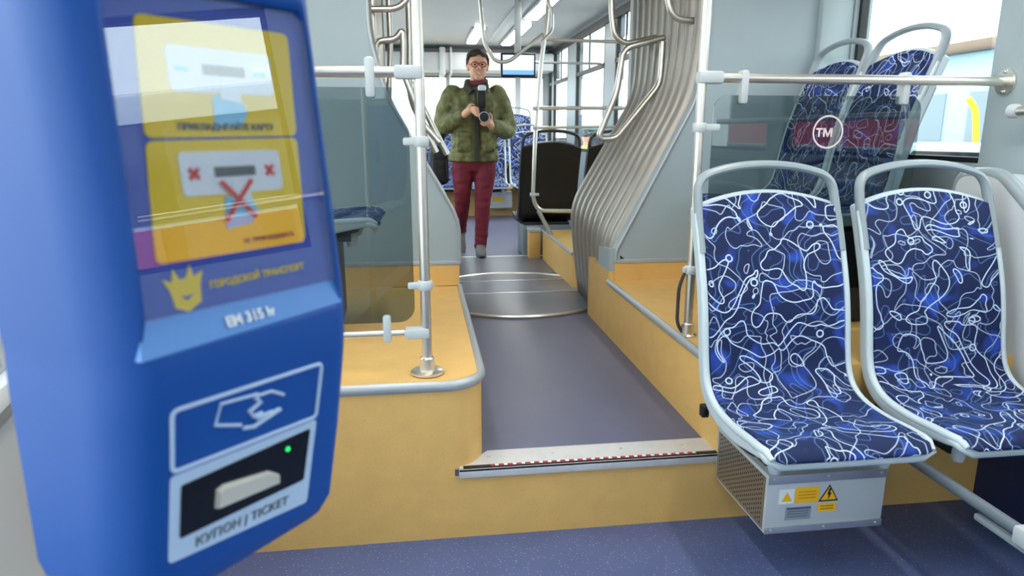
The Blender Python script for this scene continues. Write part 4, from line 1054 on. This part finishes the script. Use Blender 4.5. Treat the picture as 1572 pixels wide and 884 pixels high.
# ------------------------------------------------------------------ outside
struct(MB().span((-80, -60, -0.60), (80, 120, -0.45)).build('ground', m_gravel))
for i, x in enumerate((-2.9, -4.4)):
    tag(MB().span((x-0.035, -30, -0.45), (x+0.035, 60, -0.32), 0.01).build('rail_track', m_rail), ('steel rail nearest the left windows in pale gravel', 'second steel rail out in the gravel')[i], 'rail')
def tram(label, loc, L=7.2):
    t = thing('parked_tram', label, 'tram', loc)
    MB().span((-1.1, -L/2, 0.35), (1.1, L/2, 3.2), 0.18).build('body', m_carwhite, t)
    for s in (-1, 1):
        MB().span((s*1.105-0.01, -L/2+0.25, 1.58), (s*1.105+0.01, L/2-0.25, 1.98)).build('red_band', m_tramred, t)
        MB().span((s*1.105-0.012, -L/2+0.3, 2.02), (s*1.105+0.012, L/2-0.3, 2.9)).build('side_window', m_tramdark, t)
        MB().span((s*1.105-0.012, -L/2+0.2, 0.36), (s*1.105+0.012, L/2-0.2, 1.55)).build('lower_skirt', m_tramdark, t)
        for y in (-1.2, 0.1, 1.4): MB().span((s*1.105-0.02, y-0.06, 1.4), (s*1.105+0.02, y+0.06, 2.95)).build('window_post', m_carwhite, t)
        for y in (-2.2, 2.2): MB().cyl((s*0.75, y, 0.36), (s*0.95, y, 0.36), 0.35, n=20).build('wheel', m_tyre, t)
    return t
tram('red and white tram with dark windows parked on the right, seen mirrored in glass', (7.2, -3.4, -0.45), L=10.4)
def car(label, loc, rz, paint, L=4.2, h=1.45, van=False):
    t = thing('parked_car', label, 'car', loc, rz)
    if van: pr = [(-L/2, 0.25), (L/2, 0.25), (L/2, 0.95), (L/2-0.35, 1.1), (L/2-0.9, h), (-L/2+0.1, h), (-L/2, h-0.2)]
    else: pr = [(-L/2, 0.25), (L/2, 0.25), (L/2, 0.70), (L/2-0.9, 0.88), (L/2-1.6, h), (-L/2+0.9, h), (-L/2+0.15, 0.92), (-L/2, 0.85)]
    o_ = MB().prism(pr, lambda p: (-0.85, p[0], p[1]), lambda p: (0.85, p[0], p[1])).build('body', paint, t)
    md = o_.modifiers.new('b', 'BEVEL'); md.width = 0.09; md.segments = 3; md.limit_method = 'ANGLE'
    z0 = 0.93 if not van else 1.1
    for s in (-1, 1):
        MB().prism([(L/2-1.15, z0), (L/2-1.65, h-0.1), (-L/2+1.0, h-0.1), (-L/2+0.55, z0)], lambda p: (s*0.86, p[0], p[1]), lambda p: (s*0.84, p[0], p[1])).build('side_window', m_tramdark, t)
        for y in (-L/2+0.8, L/2-0.8): MB().cyl((s*0.65, y, 0.31), (s*0.87, y, 0.31), 0.31, n=22).build('wheel', m_tyre, t)
    MB().span((-0.7, L/2-0.01, 0.55), (-0.4, L/2+0.01, 0.68), 0.004).build('headlight', m_clamp, t); MB().span((0.4, L/2-0.01, 0.55), (0.7, L/2+0.01, 0.68), 0.004).build('headlight', m_clamp, t)
    return t
car('white van parked outside the nearest right window', (7.9, 8.6, -0.45), 0.25, m_carwhite, 4.6, 1.62, True)
car('pale green van far outside the rear right windows', (4.6, 17.5, -0.45), 0.5, m_cargreen, 4.6, 1.95, True)
car('light blue van farther along outside the rear right windows', (8.6, 20.5, -0.45), 1.2, m_carblue, 4.6, 2.0, True)
car('white car outside beyond the bellows', (13.0, 22.5, -0.45), 1.35, m_carwhite, 4.4, 1.8, True)
t = thing('street_post', 'curved yellow post outside the right window', 'post', (9.2, 10.6, -0.45))
MB().tube(fillet([(0, 0, 0), (0.05, 0, 1.55), (-0.06, 0, 2.15), (-0.22, 0, 2.32)], 0.3), 0.05, n=12).build('tube', m_ypaint, t); MB().cyl((0, 0, 0), (0, 0, 0.2), 0.16).build('foot', m_ypaint, t)
t = thing('depot_building', 'low pale blue building outside the right window', 'building', (19, 17, -0.45))
MB().span((-2, -12, 0), (4, 9, 4.2), 0.05).build('wall', m_build, t); MB().span((-2.4, -12.4, 4.2), (4.4, 9.4, 4.5), 0.03).build('roof', m_rail, t)
for y in range(-11, 8, 3): MB().span((-2.03, y, 1.5), (-1.98, y+2, 3.0)).build('window', m_wframe, t)
t = thing('street_lamp', 'thin street lamp with a horizontal arm outside the right window', 'street lamp', (13.2, 13.2, -0.45))
MB().cyl((2.6, 0.3, 0), (2.6, 0.3, 6.2), 0.07, n=10).build('pole', m_wframe, t); MB().tube([(2.6, 0.3, 6.1), (0.0, 0, 5.75)], 0.05, n=8).build('arm', m_wframe, t); MB().box((-0.1, 0, 5.72), (1.2, 0.3, 0.16), None, 0.05).build('head', m_wframe, t)
# worker in a yellow vest far outside
w = thing('person', 'person in a yellow vest and dark cap outside the rear right window', 'person', (3.75, 15.6, -0.45))
b = MB(); b.ball((0, 0, 1.66), (0.085, 0.10, 0.125)); b.ball((0, -0.095, 1.65), (0.014, 0.02, 0.02), n=8); limb(b, [(0, 0.01, 1.58), (0, 0, 1.42)], [0.055, 0.06])
loft(b, [(0, 0, 0.85, 0.15, 0.1), (0, 0, 1.2, 0.16, 0.11), (0, 0, 1.4, 0.17, 0.09)])
for s in (-1, 1):
    limb(b, [(s*0.19, 0, 1.38), (s*0.25, 0.02, 1.10), (s*0.25, -0.08, 0.84)], [0.055, 0.045, 0.033]); limb(b, [(s*0.10, 0, 0.88), (s*0.11, -0.02, 0.48), (s*0.12, 0, 0.06)], [0.09, 0.06, 0.045])
    for k in range(4): limb(b, [(s*0.25, -0.08, 0.82), (s*(0.235+0.012*k), -0.10, 0.74), (s*(0.235+0.012*k), -0.11, 0.70)], [0.014, 0.010, 0.008], n=6)
    limb(b, [(s*0.25, -0.08, 0.82), (s*0.225, -0.11, 0.77)], [0.014, 0.010], n=6); b.ball((s*0.12, -0.06, 0.04), (0.045, 0.13, 0.04))
remesh(b.build('body', m_skin, w), 0.012, 2)
b = MB(); loft(b, [(0, 0, 0.78, 0.19, 0.14), (0, 0, 1.2, 0.20, 0.15), (0, 0, 1.40, 0.20, 0.12), (0, 0, 1.47, 0.09, 0.085)]); b.build('vest', m_hivis, w)
b = MB()
for s in (-1, 1): limb(b, [(s*0.10, 0, 0.88), (s*0.11, -0.02, 0.48), (s*0.12, 0, 0.09)], [0.105, 0.08, 0.07])
remesh(b.build('trousers', m_carblue, w), 0.02, 1)
b = MB()
for s in (-1, 1): limb(b, [(s*0.19, 0, 1.38), (s*0.25, 0.02, 1.10), (s*0.25, -0.06, 0.88)], [0.07, 0.06, 0.05])
b.build('sleeves', m_jdark, w)
MB().ball((0, 0, 1.72), (0.10, 0.115, 0.085)).build('cap', m_black, w); MB().box((0, -0.12, 1.70), (0.14, 0.10, 0.02), None, 0.008).build('cap_peak', m_black, w)
def tree(label, loc, h, r, seed):
    t = thing('tree', label, 'tree', loc, group='trees outside the windows'); q = random.Random(seed)
    MB().tube([(0, 0, 0), (0.1, 0, h*0.4), (0, 0.1, h*0.75)], [0.16, 0.12, 0.05], n=10).build('trunk', m_bark, t)
    b_ = MB()
    for k in range(420):
        d = V((q.gauss(0, 1), q.gauss(0, 1), q.gauss(0, 0.8))); d = d.normalized()*r*q.random()**0.4
        c = V((0, 0, h*0.72))+V((d.x, d.y, d.z*0.9)); n_ = V((q.gauss(0, 1), q.gauss(0, 1), q.gauss(0, 1))).normalized(); u_ = n_.orthogonal().normalized(); v_ = n_.cross(u_); sz = 0.16+0.14*q.random()
        b_._add([c+u_*sz, c+v_*sz*0.6, c-u_*sz, c-v_*sz*0.6], [(0, 1, 2, 3)])
    b_.build('crown', m_leaf, t, smooth=False); return t
tree('leafy green tree far out beyond the left gravel', (-13, 22, -0.45), 4.2, 1.6, 3)
tree('second green tree beyond the tracks left of the tram', (-10, 9, -0.45), 3.4, 1.4, 5)
